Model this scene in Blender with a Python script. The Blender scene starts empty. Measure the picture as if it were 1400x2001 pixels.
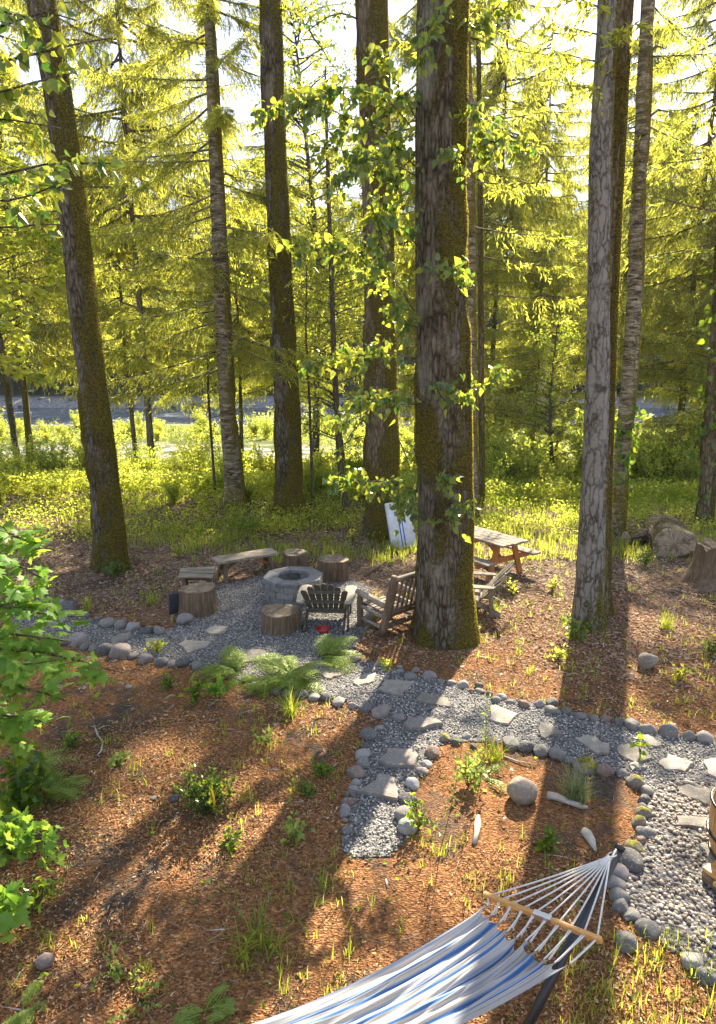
import bpy, bmesh, math, random
import numpy as np
from mathutils import Vector, Matrix

# ---------------------------------------------------------------- camera, sky, sun, exposure
SC = bpy.context.scene
R = math.radians
FPX, PITCH, CAMH = 1250.0, R(13.0), 4.1
cam_data = bpy.data.cameras.new("camera")
cam = bpy.data.objects.new("camera", cam_data)
SC.collection.objects.link(cam)
cam.location = (0, 0, CAMH)
cam.rotation_euler = (R(90) - PITCH, 0, 0)
cam_data.sensor_fit = 'VERTICAL'
cam_data.sensor_height = 36.0
cam_data.lens = FPX / 2001.0 * 36.0
cam_data.clip_start, cam_data.clip_end = 0.05, 3000
SC.camera = cam

SUN_EL, SUN_AZ = R(37.0), R(21.0)          # azimuth to the right of straight ahead (+Y)
world = bpy.data.worlds.new("World")
SC.world = world
world.use_nodes = True
wn, wl = world.node_tree.nodes, world.node_tree.links
sky = wn.new('ShaderNodeTexSky')
sky.sky_type = 'NISHITA'
sky.sun_disc = False
sky.sun_elevation = SUN_EL
sky.sun_rotation = SUN_AZ
sky.air_density, sky.dust_density, sky.ozone_density = 1.0, 0.3, 2.5
gam = wn.new('ShaderNodeGamma'); gam.inputs['Gamma'].default_value = 0.32      # flattens the sky dome: weaker glow near the sun, more overhead fill
hsv = wn.new('ShaderNodeHueSaturation'); hsv.inputs['Saturation'].default_value = 1.5; hsv.inputs['Hue'].default_value = .525; hsv.inputs['Value'].default_value = 1.45
wl.new(sky.outputs[0], gam.inputs['Color']); wl.new(gam.outputs[0], hsv.inputs['Color']); wl.new(hsv.outputs[0], wn['Background'].inputs[0])
wn['Background'].inputs[1].default_value = 0.15

sun_data = bpy.data.lights.new("sun", 'SUN')
sun_data.energy, sun_data.angle, sun_data.color = 5.0, R(0.53), (1.0, 0.90, 0.72)
sun = bpy.data.objects.new("sun", sun_data)
SC.collection.objects.link(sun)
SUNV = Vector((math.sin(SUN_AZ) * math.cos(SUN_EL), math.cos(SUN_AZ) * math.cos(SUN_EL), math.sin(SUN_EL)))
sun.rotation_euler = (-SUNV).to_track_quat('-Z', 'Y').to_euler()
sun.location = SUNV * 60

SC.view_settings.view_transform = 'Standard'
SC.view_settings.look = 'None'
SC.view_settings.gamma = 1.0
SC.view_settings.exposure = 2.2
SC.view_settings.use_curve_mapping = False
SC.cycles.use_denoising = True
SC.cycles.max_bounces = 8
SC.cycles.diffuse_bounces = 4
SC.cycles.transmission_bounces = 5
SC.cycles.glossy_bounces = 2
SC.cycles.sample_clamp_indirect = 6
SC.render.use_persistent_data = False

# ---------------------------------------------------------------- helpers: numbers
rng = np.random.default_rng(11)
random.seed(5)

def hash3(ix, iy, iz, s):
    h = (ix * 374761393 + iy * 668265263 + iz * 2147483647 + s * 1274126177) & 0x7fffffff
    h = ((h ^ (h >> 13)) * 1274126177) & 0x7fffffff
    return ((h ^ (h >> 16)) & 0xffff) / 65535.0

def vnoise(p, scale=1.0, seed=0):
    p = np.asarray(p, float) * scale
    i = np.floor(p).astype(np.int64)
    f = p - i
    f = f * f * (3 - 2 * f)
    out = 0
    for dx in (0, 1):
        for dy in (0, 1):
            for dz in (0, 1):
                w = (f[..., 0] if dx else 1 - f[..., 0]) * (f[..., 1] if dy else 1 - f[..., 1]) * (f[..., 2] if dz else 1 - f[..., 2])
                out = out + w * hash3(i[..., 0] + dx, i[..., 1] + dy, i[..., 2] + dz, seed)
    return out

def fbm(p, scale=1.0, seed=0, oct=3):
    s, a, t = 0, 1.0, 0
    for o in range(oct):
        s = s + a * vnoise(p, scale * 2 ** o, seed + o)
        t += a
        a *= 0.5
    return s / t

def sstep(a, b, x):
    t = np.clip((np.asarray(x, float) - a) / (b - a), 0, 1)
    return t * t * (3 - 2 * t)

def tz(x, y):
    """height of the terrain"""
    x = np.asarray(x, float); y = np.asarray(y, float)
    p = np.stack([x, y, np.zeros_like(x + y)], -1) if np.ndim(x + y) else np.array([[float(x), float(y), 0.0]])
    x = p[..., 0]; y = p[..., 1]
    z = 0.07 * (fbm(p, 0.5, 3, 2) - 0.5) + 0.018 * (fbm(p, 3.0, 5, 2) - 0.5)
    z = z + 0.32 * np.exp(-((y - 18.6) / 1.8) ** 2) * sstep(5.0, 1.0, x) * (0.6 + 0.8 * vnoise(p, 0.8, 9))
    z = z - 1.9 * sstep(21, 31, y) - 2.2 * sstep(66, 73, y) * sstep(113, 106, y) + 0.3 * sstep(106, 114, y)
    z = z + 0.5 * (fbm(p, 0.12, 8, 2) - 0.5) * sstep(25, 40, y)
    z = z + 26 * sstep(116, 230, y) + 14 * sstep(40, 200, np.abs(x)) * sstep(110, 140, y)
    return z

def tz1(x, y):
    return float(np.ravel(tz(x, y))[0])

CP, SP = math.cos(PITCH), math.sin(PITCH)
def ray(px, py):
    u, v = (px - 700.0) / FPX, -(py - 1000.5) / FPX
    return np.array([u, CP + v * SP, -SP + v * CP])
def at(px, py, z=None):
    """photo pixel -> point on the level z, or on the terrain"""
    d = ray(px, py)
    if z is not None:
        return np.array([0, 0, CAMH]) + d * ((z - CAMH) / d[2])
    zz = 0.0
    for _ in range(12):
        t = (zz - CAMH) / d[2]
        zz = 0.5 * zz + 0.5 * tz1(d[0] * t, d[1] * t)
    p = np.array([0, 0, CAMH]) + d * ((zz - CAMH) / d[2])
    p[2] = tz1(p[0], p[1])
    return p
def onY(px, py, Y):
    d = ray(px, py)
    return np.array([0, 0, CAMH]) + d * (Y / d[1])
def pxm(py, Y):
    """metres per photo pixel at distance Y"""
    d = ray(700, py)
    return (Y / d[1]) / FPX

# ---------------------------------------------------------------- helpers: meshes
class Geo:
    def __init__(self):
        self.v, self.f, self.n, self.a = [], [], 0, []
    def add(self, V, F, attr=None):
        V = np.asarray(V, float).reshape(-1, 3)
        if not len(V):
            return self
        F = np.asarray(F, np.int64)
        self.v.append(V); self.f.append(F + self.n); self.n += len(V)
        self.a.append(np.zeros(len(V)) if attr is None else np.asarray(attr, float))
        return self
    def V(self):
        return np.concatenate(self.v) if self.v else np.zeros((0, 3))

def mesh_data(name, geo, mat, smooth=True, origin=(0, 0, 0), attr=None, uv=None):
    V = geo.V() - np.asarray(origin, float)
    me = bpy.data.meshes.new(name)
    nl = sum(f.size for f in geo.f)
    npoly = sum(len(f) for f in geo.f)
    me.vertices.add(len(V)); me.vertices.foreach_set('co', V.astype(np.float32).ravel())
    me.loops.add(nl); me.polygons.add(npoly)
    li = np.concatenate([f.ravel() for f in geo.f])
    tot = np.concatenate([np.full(len(f), f.shape[1]) for f in geo.f])
    st = np.concatenate([[0], np.cumsum(tot)[:-1]])
    me.loops.foreach_set('vertex_index', li.astype(np.int32))
    me.polygons.foreach_set('loop_start', st.astype(np.int32))
    me.polygons.foreach_set('use_smooth', np.full(npoly, bool(smooth)))
    if attr:
        at_ = me.attributes.new(attr, 'FLOAT', 'POINT')
        at_.data.foreach_set('value', np.concatenate(geo.a).astype(np.float32))
    if uv is not None:
        ul = me.uv_layers.new(name='UVMap')
        ul.data.foreach_set('uv', np.asarray(uv)[li].astype(np.float32).ravel())
    me.update(calc_edges=True)
    me.validate()
    if mat is not None:
        me.materials.append(mat)
    return me

COL = SC.collection
def tagit(o, label=None, cat=None, group=None, kind=None):
    if label: o['label'] = label
    if cat: o['category'] = cat
    if group: o['group'] = group
    if kind: o['kind'] = kind
    return o
def thing(name, label, cat, loc, group=None):
    o = bpy.data.objects.new(name, None)
    o.empty_display_size = 0.2
    COL.objects.link(o)
    o.location = tuple(float(c) for c in loc)
    return tagit(o, label, cat, group)
def origin_of(o):
    p = np.zeros(3)
    while o is not None:
        p += np.array(o.location); o = o.parent
    return p
def part(name, geo, mat, parent, smooth=True, attr=None, uv=None, label=None):
    """geo is in world coordinates; parents carry only a location"""
    o = bpy.data.objects.new(name, mesh_data(name, geo, mat, smooth, origin_of(parent), attr, uv))
    COL.objects.link(o)
    o.parent = parent
    if label: o['label'] = label
    return o
def solo(name, geo, mat, loc, label=None, cat=None, group=None, kind=None, smooth=True, attr=None, uv=None):
    o = bpy.data.objects.new(name, mesh_data(name, geo, mat, smooth, loc, attr, uv))
    COL.objects.link(o)
    o.location = tuple(float(c) for c in loc)
    return tagit(o, label, cat, group, kind)
def copy_thing(o, loc, rotz=0, scale=1.0, label=None, group=None):
    c = o.copy(); COL.objects.link(c)
    c.location = tuple(float(k) for k in loc); c.rotation_euler = (0, 0, rotz)
    c.scale = (scale,) * 3 if np.isscalar(scale) else scale
    if label: c['label'] = label
    if group: c['group'] = group
    for ch in o.children:
        d = ch.copy(); COL.objects.link(d); d.parent = c
        for g in ch.children:
            e = g.copy(); COL.objects.link(e); e.parent = d
    return c

def frame(d):
    d = d / (np.linalg.norm(d) + 1e-9)
    a = np.array([0, 0, 1.0]) if abs(d[2]) < 0.9 else np.array([1.0, 0, 0])
    u = np.cross(a, d); u /= np.linalg.norm(u)
    return u, np.cross(d, u)

def tube(geo, pts, rad, n=8, cap=True, attr=None):
    pts = np.asarray(pts, float); m = len(pts)
    rad = np.broadcast_to(np.asarray(rad, float), (m,))
    T = np.gradient(pts, axis=0)
    T /= (np.linalg.norm(T, axis=1, keepdims=True) + 1e-9)
    u, v = frame(T[0])
    ang = np.arange(n) / n * 2 * np.pi
    rings = np.zeros((m, n, 3))
    for i in range(m):
        if i:
            u = u - T[i] * np.dot(u, T[i]); u /= (np.linalg.norm(u) + 1e-9)
            v = np.cross(T[i], u)
        rings[i] = pts[i] + rad[i] * (np.cos(ang)[:, None] * u + np.sin(ang)[:, None] * v)
    V = rings.reshape(-1, 3)
    i = np.arange(m - 1)[:, None] * n; j = np.arange(n)[None]
    F = np.stack([i + j, i + (j + 1) % n, i + n + (j + 1) % n, i + n + j], -1).reshape(-1, 4)
    base = geo.n
    geo.add(V, F, None if attr is None else np.full(len(V), attr))
    if cap and n > 2:
        for ring, flip in ((0, True), (m - 1, False)):
            idx = base + ring * n + np.arange(n)
            idx = idx[::-1] if flip else idx
            geo.f.append(np.array([idx], np.int64))
    return geo

def boxv(c, s, ax=None, bev=0.0):
    """bevelled box: centre, full sizes, axes (3x3 rows)"""
    bm = bmesh.new()
    bmesh.ops.create_cube(bm, size=1.0)
    for v in bm.verts:
        v.co = Vector((v.co.x * s[0], v.co.y * s[1], v.co.z * s[2]))
    if bev > 0:
        bmesh.ops.bevel(bm, geom=bm.edges[:], offset=min(bev, min(s) * .45), segments=2, affect='EDGES', profile=0.6)
    bmesh.ops.triangulate(bm, faces=bm.faces[:])
    bm.verts.index_update()
    V = np.array([v.co[:] for v in bm.verts]); F = np.array([[v.index for v in f.verts] for f in bm.faces])
    bm.free()
    if ax is not None:
        V = V @ np.asarray(ax, float)
    return V + np.asarray(c, float), F
def box(geo, c, s, ax=None, bev=0.006):
    return geo.add(*boxv(c, s, ax, bev))
def beam(geo, a, b, w, h, up=(0, 0, 1), bev=0.006):
    """rectangular bar from a to b: w sideways, h along up"""
    a = np.asarray(a, float); b = np.asarray(b, float)
    d = b - a; L = np.linalg.norm(d); d = d / L
    s = np.cross(np.asarray(up, float), d); s /= np.linalg.norm(s)
    return box(geo, (a + b) / 2, (L, w, h), np.array([d, s, np.cross(d, s)]), bev)

def rotz(a):
    c, s = math.cos(a), math.sin(a)
    return np.array([[c, s, 0], [-s, c, 0], [0, 0, 1.0]])

def stamp(tv, tf, M, P):
    """N copies of a template: M (N,3,3) rows = local axes, P (N,3)"""
    N = len(P)
    V = np.einsum('ni,kij->knj', tv, M) + P[:, None, :]
    F = tf[None] + (np.arange(N) * len(tv))[:, None, None]
    return V.reshape(-1, 3), F.reshape(-1, tf.shape[1])

def orient(D, N=None, jitter=None):
    """axes with local y along D and local z near N"""
    D = D / (np.linalg.norm(D, axis=1, keepdims=True) + 1e-9)
    if N is None:
        N = rng.normal(size=D.shape)
    X = np.cross(D, N); X /= (np.linalg.norm(X, axis=1, keepdims=True) + 1e-9)
    return np.stack([X, D, np.cross(X, D)], 1)

_ico = {}
def ico(sub):
    if sub not in _ico:
        bm = bmesh.new()
        bmesh.ops.create_icosphere(bm, subdivisions=sub, radius=1.0)
        bm.verts.index_update()
        _ico[sub] = (np.array([v.co[:] for v in bm.verts]), np.array([[v.index for v in f.verts] for f in bm.faces]))
        bm.free()
    return _ico[sub]

def rock_geo(c, size, seed, sub=3, rz=0.0, sink=0.25, cuts=7, rough=0.10):
    rg = np.random.default_rng(seed)
    V, F = ico(sub); V = V.copy()
    for _ in range(cuts):
        n = rg.normal(size=3); n /= np.linalg.norm(n)
        h = rg.uniform(0.62, 0.92)
        d = V @ n - h
        V -= np.where(d > 0, d * 0.82, 0)[:, None] * n
    V *= (1 + rough * (fbm(V + seed * 3.1, 1.3, seed, 3) - 0.5) * 2)[:, None]
    V *= (1 + 0.03 * (fbm(V + seed, 6, seed + 4, 2) - .5) * 2)[:, None]
    V = V * (np.asarray(size) / 2) @ rotz(rz)
    V[:, 2] += size[2] * (0.5 - sink)
    return V + np.asarray(c, float), F

# ---------------------------------------------------------------- helpers: materials
def srgb(r, g, b):
    f = lambda c: (c / 12.92 if c <= 0.04045 else ((c + 0.055) / 1.055) ** 2.4)
    return (f(r / 255), f(g / 255), f(b / 255), 1)
class NT:
    def __init__(self, name):
        self.m = bpy.data.materials.new(name); self.m.use_nodes = True
        self.n, self.l = self.m.node_tree.nodes, self.m.node_tree.links
        self.b = self.n['Principled BSDF']; self.out = self.n['Material Output']
        self.b.inputs['Specular IOR Level'].default_value = 0.25
        self.b.inputs['Roughness'].default_value = 0.85
    def node(self, t, **kw):
        n = self.n.new(t)
        for k, v in kw.items():
            if hasattr(n, k): setattr(n, k, v)
        return n
    def set(self, n, **kw):
        for k, v in kw.items():
            n.inputs[k.replace('_', ' ')].default_value = v
        return n
    def link(self, a, b): self.l.new(a, b)
    def coord(self, scale=(1, 1, 1), obj=True):
        tc = self.node('ShaderNodeTexCoord'); mp = self.node('ShaderNodeMapping')
        mp.inputs['Scale'].default_value = scale
        self.link(tc.outputs['Object' if obj else 'UV'], mp.inputs['Vector'])
        return mp.outputs['Vector']
    def wcoord(self, scale=(1, 1, 1)):
        g = self.node('ShaderNodeNewGeometry'); mp = self.node('ShaderNodeMapping')
        mp.inputs['Scale'].default_value = scale
        self.link(g.outputs['Position'], mp.inputs['Vector'])
        return mp.outputs['Vector']
    def noise(self, vec, scale=5, detail=4, rough=0.55, dist=0.0):
        n = self.node('ShaderNodeTexNoise')
        self.set(n, Scale=scale, Detail=detail, Roughness=rough, Distortion=dist)
        self.link(vec, n.inputs['Vector'])
        return n.outputs['Fac']
    def voro(self, vec, scale=5, feature='F1', out='Distance'):
        n = self.node('ShaderNodeTexVoronoi'); n.feature = feature
        self.set(n, Scale=scale); self.link(vec, n.inputs['Vector'])
        return n.outputs[out]
    def ramp(self, fac, stops, interp='LINEAR'):
        n = self.node('ShaderNodeValToRGB'); n.color_ramp.interpolation = interp
        cr = n.color_ramp
        while len(cr.elements) < len(stops): cr.elements.new(0.5)
        for e, (p, c) in zip(cr.elements, stops):
            e.position = p; e.color = c if len(c) == 4 else (*c, 1)
        self.link(fac, n.inputs['Fac'])
        return n.outputs['Color']
    def gray(self, fac, a, b): return self.ramp(fac, [(a, (0, 0, 0)), (b, (1, 1, 1))])
    def mix(self, fac, a, b, mode='MIX'):
        n = self.node('ShaderNodeMix', data_type='RGBA', blend_type=mode)
        for s, k in ((fac, 0), (a, 6), (b, 7)):
            if hasattr(s, 'node'): self.link(s, n.inputs[k])
            else: n.inputs[k].default_value = s if k == 0 or len(s) == 4 else (*s, 1)
        return n.outputs[2]
    def math(self, op, a, b=0.0):
        n = self.node('ShaderNodeMath', operation=op)
        for s, k in ((a, 0), (b, 1)):
            if hasattr(s, 'node'): self.link(s, n.inputs[k])
            else: n.inputs[k].default_value = s
        return n.outputs[0]
    def island(self):
        return self.node('ShaderNodeNewGeometry').outputs['Random Per Island']
    def objrand(self):
        return self.node('ShaderNodeObjectInfo').outputs['Random']
    def attr(self, name):
        n = self.node('ShaderNodeAttribute'); n.attribute_name = name
        return n.outputs['Fac']
    def bump(self, h, strength=0.5, dist=0.02):
        n = self.node('ShaderNodeBump'); self.set(n, Strength=strength, Distance=dist)
        self.link(h, n.inputs['Height']); self.link(n.outputs[0], self.b.inputs['Normal'])
    def color(self, c):
        if hasattr(c, 'node'): self.link(c, self.b.inputs['Base Color'])
        else: self.b.inputs['Base Color'].default_value = c if len(c) == 4 else (*c, 1)
        return self

def leaf_mat(name, dark, light, tdark, tlight, trans=0.5, rough=0.45, spec=0.3, clump=0.0):
    """thin leaf: reflects one green and lets a yellower one through"""
    t = NT(name)
    i = t.island()
    w = t.node('ShaderNodeTexWhiteNoise', noise_dimensions='1D')
    t.link(t.math('ADD', i, t.objrand()), w.inputs['W'])
    r = w.outputs['Value']
    if clump:
        r = t.math('ADD', t.math('MULTIPLY', r, .45), t.math('MULTIPLY', t.gray(t.noise(t.wcoord(), clump, 3, .6), .38, .62), .55))
    t.color(t.ramp(r, [(0, dark), (1, light)]))
    t.set(t.b, Roughness=rough); t.b.inputs['Specular IOR Level'].default_value = spec
    tr = t.node('ShaderNodeBsdfTranslucent')
    t.link(t.ramp(r, [(0, tdark), (0.75, tlight), (1, tlight)]), tr.inputs['Color'])
    mx = t.node('ShaderNodeMixShader'); mx.inputs[0].default_value = trans
    t.link(t.b.outputs[0], mx.inputs[1]); t.link(tr.outputs[0], mx.inputs[2])
    t.link(mx.outputs[0], t.out.inputs['Surface'])
    return t.m
# ---------------------------------------------------------------- materials
M = {}
M['conifer'] = leaf_mat('conifer_needles', (.055, .085, .018), (.15, .165, .035), (.22, .29, .03), (.86, .82, .10), .64, .5, .3, .9)
M['conifer_far'] = leaf_mat('far_needles', (.045, .080, .03), (.08, .12, .035), (.13, .20, .05), (.30, .36, .07), .5, .6, .2)
M['leaf'] = leaf_mat('broad_leaf', (.05, .115, .045), (.14, .21, .05), (.10, .23, .03), (.62, .62, .05), .5, .35, .45)
M['leaf_far'] = leaf_mat('far_leaf', (.06, .10, .02), (.14, .17, .03), (.26, .38, .03), (.84, .82, .08), .6, clump=.7)
M['shrub'] = leaf_mat('thicket_leaf', (.09, .14, .02), (.18, .21, .035), (.34, .48, .03), (.90, .88, .12), .62, clump=.8)
M['maple'] = leaf_mat('maple_leaf', (.10, .21, .035), (.18, .31, .05), (.24, .46, .04), (.50, .66, .07), .5, .5, .2)
M['grass'] = leaf_mat('grass_blade', (.08, .13, .02), (.17, .22, .04), (.35, .45, .03), (.70, .70, .08), .58)
M['fern'] = leaf_mat('fern_frond', (.18, .25, .04), (.30, .36, .08), (.30, .44, .05), (.56, .62, .11), .45)
M['boxwood'] = leaf_mat('glossy_leaf', (.018, .055, .010), (.07, .12, .016), (.07, .16, .01), (.35, .42, .03), .35, .3, .5)
M['sedge'] = leaf_mat('sedge_blade', (.16, .22, .02), (.34, .38, .05), (.40, .48, .03), (.65, .66, .08), .45)
M['fescue'] = leaf_mat('fescue_blade', (.10, .15, .06), (.26, .30, .13), (.20, .26, .06), (.5, .5, .2), .4)
M['moss'] = leaf_mat('moss_tuft', (.09, .085, .015), (.26, .21, .035), (.26, .21, .02), (.72, .55, .05), .45, .9, .05)
M['needle'] = leaf_mat('dead_needle', (.10, .055, .025), (.42, .29, .16), (.1, .06, .02), (.3, .2, .1), .15, .8, .15)
M['ivy'] = leaf_mat('ivy_leaf', (.03, .09, .012), (.10, .17, .02), (.16, .30, .02), (.45, .55, .03), .5, .3, .4)
M['litter'] = leaf_mat('leaf_litter', (.11, .06, .035), (.48, .33, .23), (.10, .06, .02), (.35, .20, .08), .2, .8, .15)

def bark(name, cols, kind, moss=True):
    t = NT(name)
    if kind == 'furrow':
        v = t.coord((1, 1, .24)); h = t.noise(v, 17, 6, .72, 1.1)
        h2 = t.voro(t.coord((1, 1, .24)), 17, 'DISTANCE_TO_EDGE')
        hh = t.math('ADD', t.math('MULTIPLY', h, .7), t.math('MULTIPLY', t.math('MINIMUM', h2, .25), 1.6))
        bs, bd = 1.0, .05
    elif kind == 'band':
        v = t.coord((.6, .6, 2.6)); h = t.math('MULTIPLY', t.math('SUBTRACT', t.noise(v, 5, 6, .75, 1.0), .33), 2.2)
        h2 = t.noise(t.coord((1, 1, .25)), 30, 3)
        hh = t.math('ADD', t.math('MULTIPLY', h, .9), t.math('MULTIPLY', h2, .25))
        bs, bd = .6, .015
    else:                                     # plates with dark cracks
        vm = t.node('ShaderNodeVectorMath', operation='ADD'); nz = t.node('ShaderNodeTexNoise'); t.set(nz, Scale=9.0, Detail=4.0); t.link(t.coord((1, 1, .5)), nz.inputs['Vector'])
        sc = t.node('ShaderNodeVectorMath', operation='SCALE'); sc.inputs['Scale'].default_value = .16; t.link(nz.outputs['Color'], sc.inputs[0])
        t.link(t.coord((1, 1, .26)), vm.inputs[0]); t.link(sc.outputs[0], vm.inputs[1])
        h2 = t.voro(vm.outputs[0], 10.5, 'DISTANCE_TO_EDGE')
        h = t.noise(t.coord((1, 1, .6)), 30, 4, .7)
        hh = t.math('ADD', t.math('MULTIPLY', t.math('MINIMUM', h2, .17), 2.6), t.math('MULTIPLY', h, .70))
        bs, bd = .9, .03
    c = t.ramp(hh, [(.22, cols[0]), (.45, cols[1]), (.70, cols[2])])
    big = t.gray(t.noise(t.coord((1, 1, .6)), 2.6, 5, .7), .46, .66)
    c = t.mix(t.math('MULTIPLY', big, .75), c, t.mix(.75, c, cols[3]))
    if kind == 'plate':
        blot = t.gray(t.noise(t.coord((1, 1, 1.6)), 2.6, 3, .6), .60, .72)
        c = t.mix(t.math('MULTIPLY', blot, .7), c, (.030, .027, .022, 1))
    if moss:
        m = t.attr('moss')
        mm = t.gray(t.math('ADD', m, t.math('MULTIPLY', t.math('SUBTRACT', t.noise(t.coord(), 20, 4, .7), .5), .7)), .44, .58)
        mc = t.ramp(t.noise(t.coord(), 35, 3, .7), [(.3, (.035, .031, .008)), (.5, (.12, .10, .02)), (.72, (.27, .215, .04))])
        c = t.mix(mm, c, mc)
        hh = t.math('ADD', hh, t.math('MULTIPLY', mm, t.noise(t.coord(), 60, 3, .7)))
    t.color(c); t.bump(hh, bs, bd)
    t.set(t.b, Roughness=.95); t.b.inputs['Specular IOR Level'].default_value = .1
    return t.m
M['bark_grey'] = bark('grey_furrowed_bark', [(.016, .012, .007), (.062, .048, .030), (.145, .12, .08), (.34, .31, .25)], 'furrow')
M['bark_brown'] = bark('brown_furrowed_bark', [(.035, .025, .014), (.11, .082, .05), (.21, .165, .105), (.25, .205, .13)], 'furrow')
M['bark_band'] = bark('banded_bark', [(.03, .024, .014), (.13, .105, .066), (.38, .335, .235), (.26, .215, .13)], 'band')
M['bark_plate'] = bark('grey_plated_bark', [(.025, .021, .016), (.105, .095, .076), (.22, .205, .17), (.31, .30, .26)], 'plate')
M['bark_birch'] = bark('pale_bark', [(.10, .09, .08), (.40, .38, .35), (.62, .60, .56), (.5, .48, .45)], 'band', False)
M['bark_thin'] = bark('thin_branch_bark', [(.04, .032, .02), (.09, .072, .045), (.17, .14, .09), (.10, .09, .04)], 'furrow', False)

def m_ground():
    t = NT('forest_floor')
    p = t.wcoord()
    sep = t.node('ShaderNodeSeparateXYZ'); t.link(p, sep.inputs[0])
    X, Y = sep.outputs[0], sep.outputs[1]
    big = t.noise(p, .55, 4, .6); mid = t.noise(p, 3.0, 5, .65); fine = t.noise(p, 38, 4, .7)
    chip = t.voro(t.wcoord((1, 1.7, 1)), 46, 'F1', 'Color')
    mul = t.ramp(t.noise(chip, 2.2, 2), [(.25, (.055, .026, .012)), (.45, (.21, .093, .036)), (.6, (.37, .18, .072)), (.78, (.54, .34, .18))])
    mul = t.mix(t.gray(fine, .45, .8), mul, (.07, .036, .02))
    soil = t.ramp(fine, [(.3, (.030, .024, .018)), (.7, (.13, .10, .075))])
    lit = t.ramp(t.noise(chip, 2.4, 2), [(.25, (.04, .028, .018)), (.5, (.17, .115, .075)), (.75, (.42, .31, .22))])
    c = t.mix(t.gray(t.math('ADD', t.math('MULTIPLY', big, .6), t.math('MULTIPLY', mid, .4)), .50, .60), mul, soil)
    farness = t.math('ADD', Y, t.math('MULTIPLY', t.math('SUBTRACT', mid, .5), 3.0))
    c = t.mix(t.gray(t.math('DIVIDE', farness, 20), .44, .58), c, t.mix(t.gray(big, .5, .6), lit, soil))
    gre = t.ramp(t.noise(p, 1.2, 5, .7), [(.3, (.04, .055, .014)), (.6, (.12, .14, .03)), (.8, (.22, .20, .06))])
    c = t.mix(t.gray(t.math('DIVIDE', farness, 40), .50, .58), c, gre)
    sand = t.ramp(mid, [(.3, (.22, .20, .17)), (.7, (.44, .41, .36))])
    strip = t.math('MULTIPLY', t.gray(t.math('DIVIDE', farness, 100), .41, .43), t.math('SUBTRACT', 1.0, t.gray(t.math('DIVIDE', farness, 100), .47, .50)))
    c = t.mix(t.math('MULTIPLY', strip, t.gray(big, .45, .55)), c, sand)
    shingle = t.math('MULTIPLY', t.gray(t.math('DIVIDE', farness, 100), .64, .67), t.math('SUBTRACT', 1.0, t.gray(t.math('DIVIDE', farness, 100), 1.13, 1.19)))
    c = t.mix(shingle, c, t.ramp(t.noise(p, 2.5, 5, .8), [(.35, (.10, .095, .09)), (.55, (.26, .25, .24)), (.72, (.50, .49, .47))]))
    hill = t.gray(t.math('DIVIDE', farness, 200), .575, .60)
    c = t.mix(hill, c, t.ramp(t.noise(p, .4, 5, .7), [(.35, (.015, .024, .010)), (.65, (.045, .065, .018))]))
    t.color(c)
    t.bump(t.math('ADD', t.voro(t.wcoord((1, 1.7, 1)), 46), t.math('MULTIPLY', fine, .8)), .8, .02)
    t.set(t.b, Roughness=.95); t.b.inputs['Specular IOR Level'].default_value = .08
    return t.m
M['ground'] = m_ground()

def island_mat(name, stops, rough=.85, spec=.2, noise_scale=60, var=.35, bump=.3):
    t = NT(name)
    w = t.node('ShaderNodeTexWhiteNoise', noise_dimensions='1D'); t.link(t.island(), w.inputs['W'])
    c = t.ramp(w.outputs['Value'], stops)
    n = t.noise(t.wcoord(), noise_scale, 4, .65)
    c = t.mix(var, c, t.ramp(n, [(.3, (.25, .24, .22)), (.7, (1, 1, 1))]), 'MULTIPLY')
    t.color(c); t.bump(n, bump, .006)
    t.set(t.b, Roughness=rough); t.b.inputs['Specular IOR Level'].default_value = spec
    return t.m
M['chips'] = island_mat('bark_mulch_chip', [(0, (.07, .030, .014)), (.3, (.25, .112, .042)), (.65, (.43, .21, .082)), (.93, (.56, .35, .17)), (1, (.66, .51, .34))], .9, .1, 120, .4, .2)
M['gravel'] = island_mat('grey_gravel', [(0, (.09, .084, .076)), (.4, (.26, .242, .218)), (.75, (.46, .43, .385)), (.93, (.64, .59, .52)), (1, (.38, .28, .21))], .75, .3, 90, .3)
M['pebble'] = island_mat('tan_pebble', [(0, (.15, .12, .09)), (.4, (.33, .27, .205)), (.8, (.48, .40, .31)), (1, (.58, .52, .44))], .75, .3, 90, .3)

def m_gravel_base():
    t = NT('gravel_bed'); p = t.wcoord()
    cc = t.voro(p, 42, 'F1', 'Color'); d = t.voro(p, 42)
    c = t.ramp(t.noise(cc, 3, 1), [(.3, (.05, .047, .043)), (.6, (.19, .177, .16)), (.8, (.33, .31, .28))])
    t.color(c); t.bump(t.math('MULTIPLY', d, -1.0), .9, .02)
    return t.m
M['gravel_bed'] = m_gravel_base()

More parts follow.
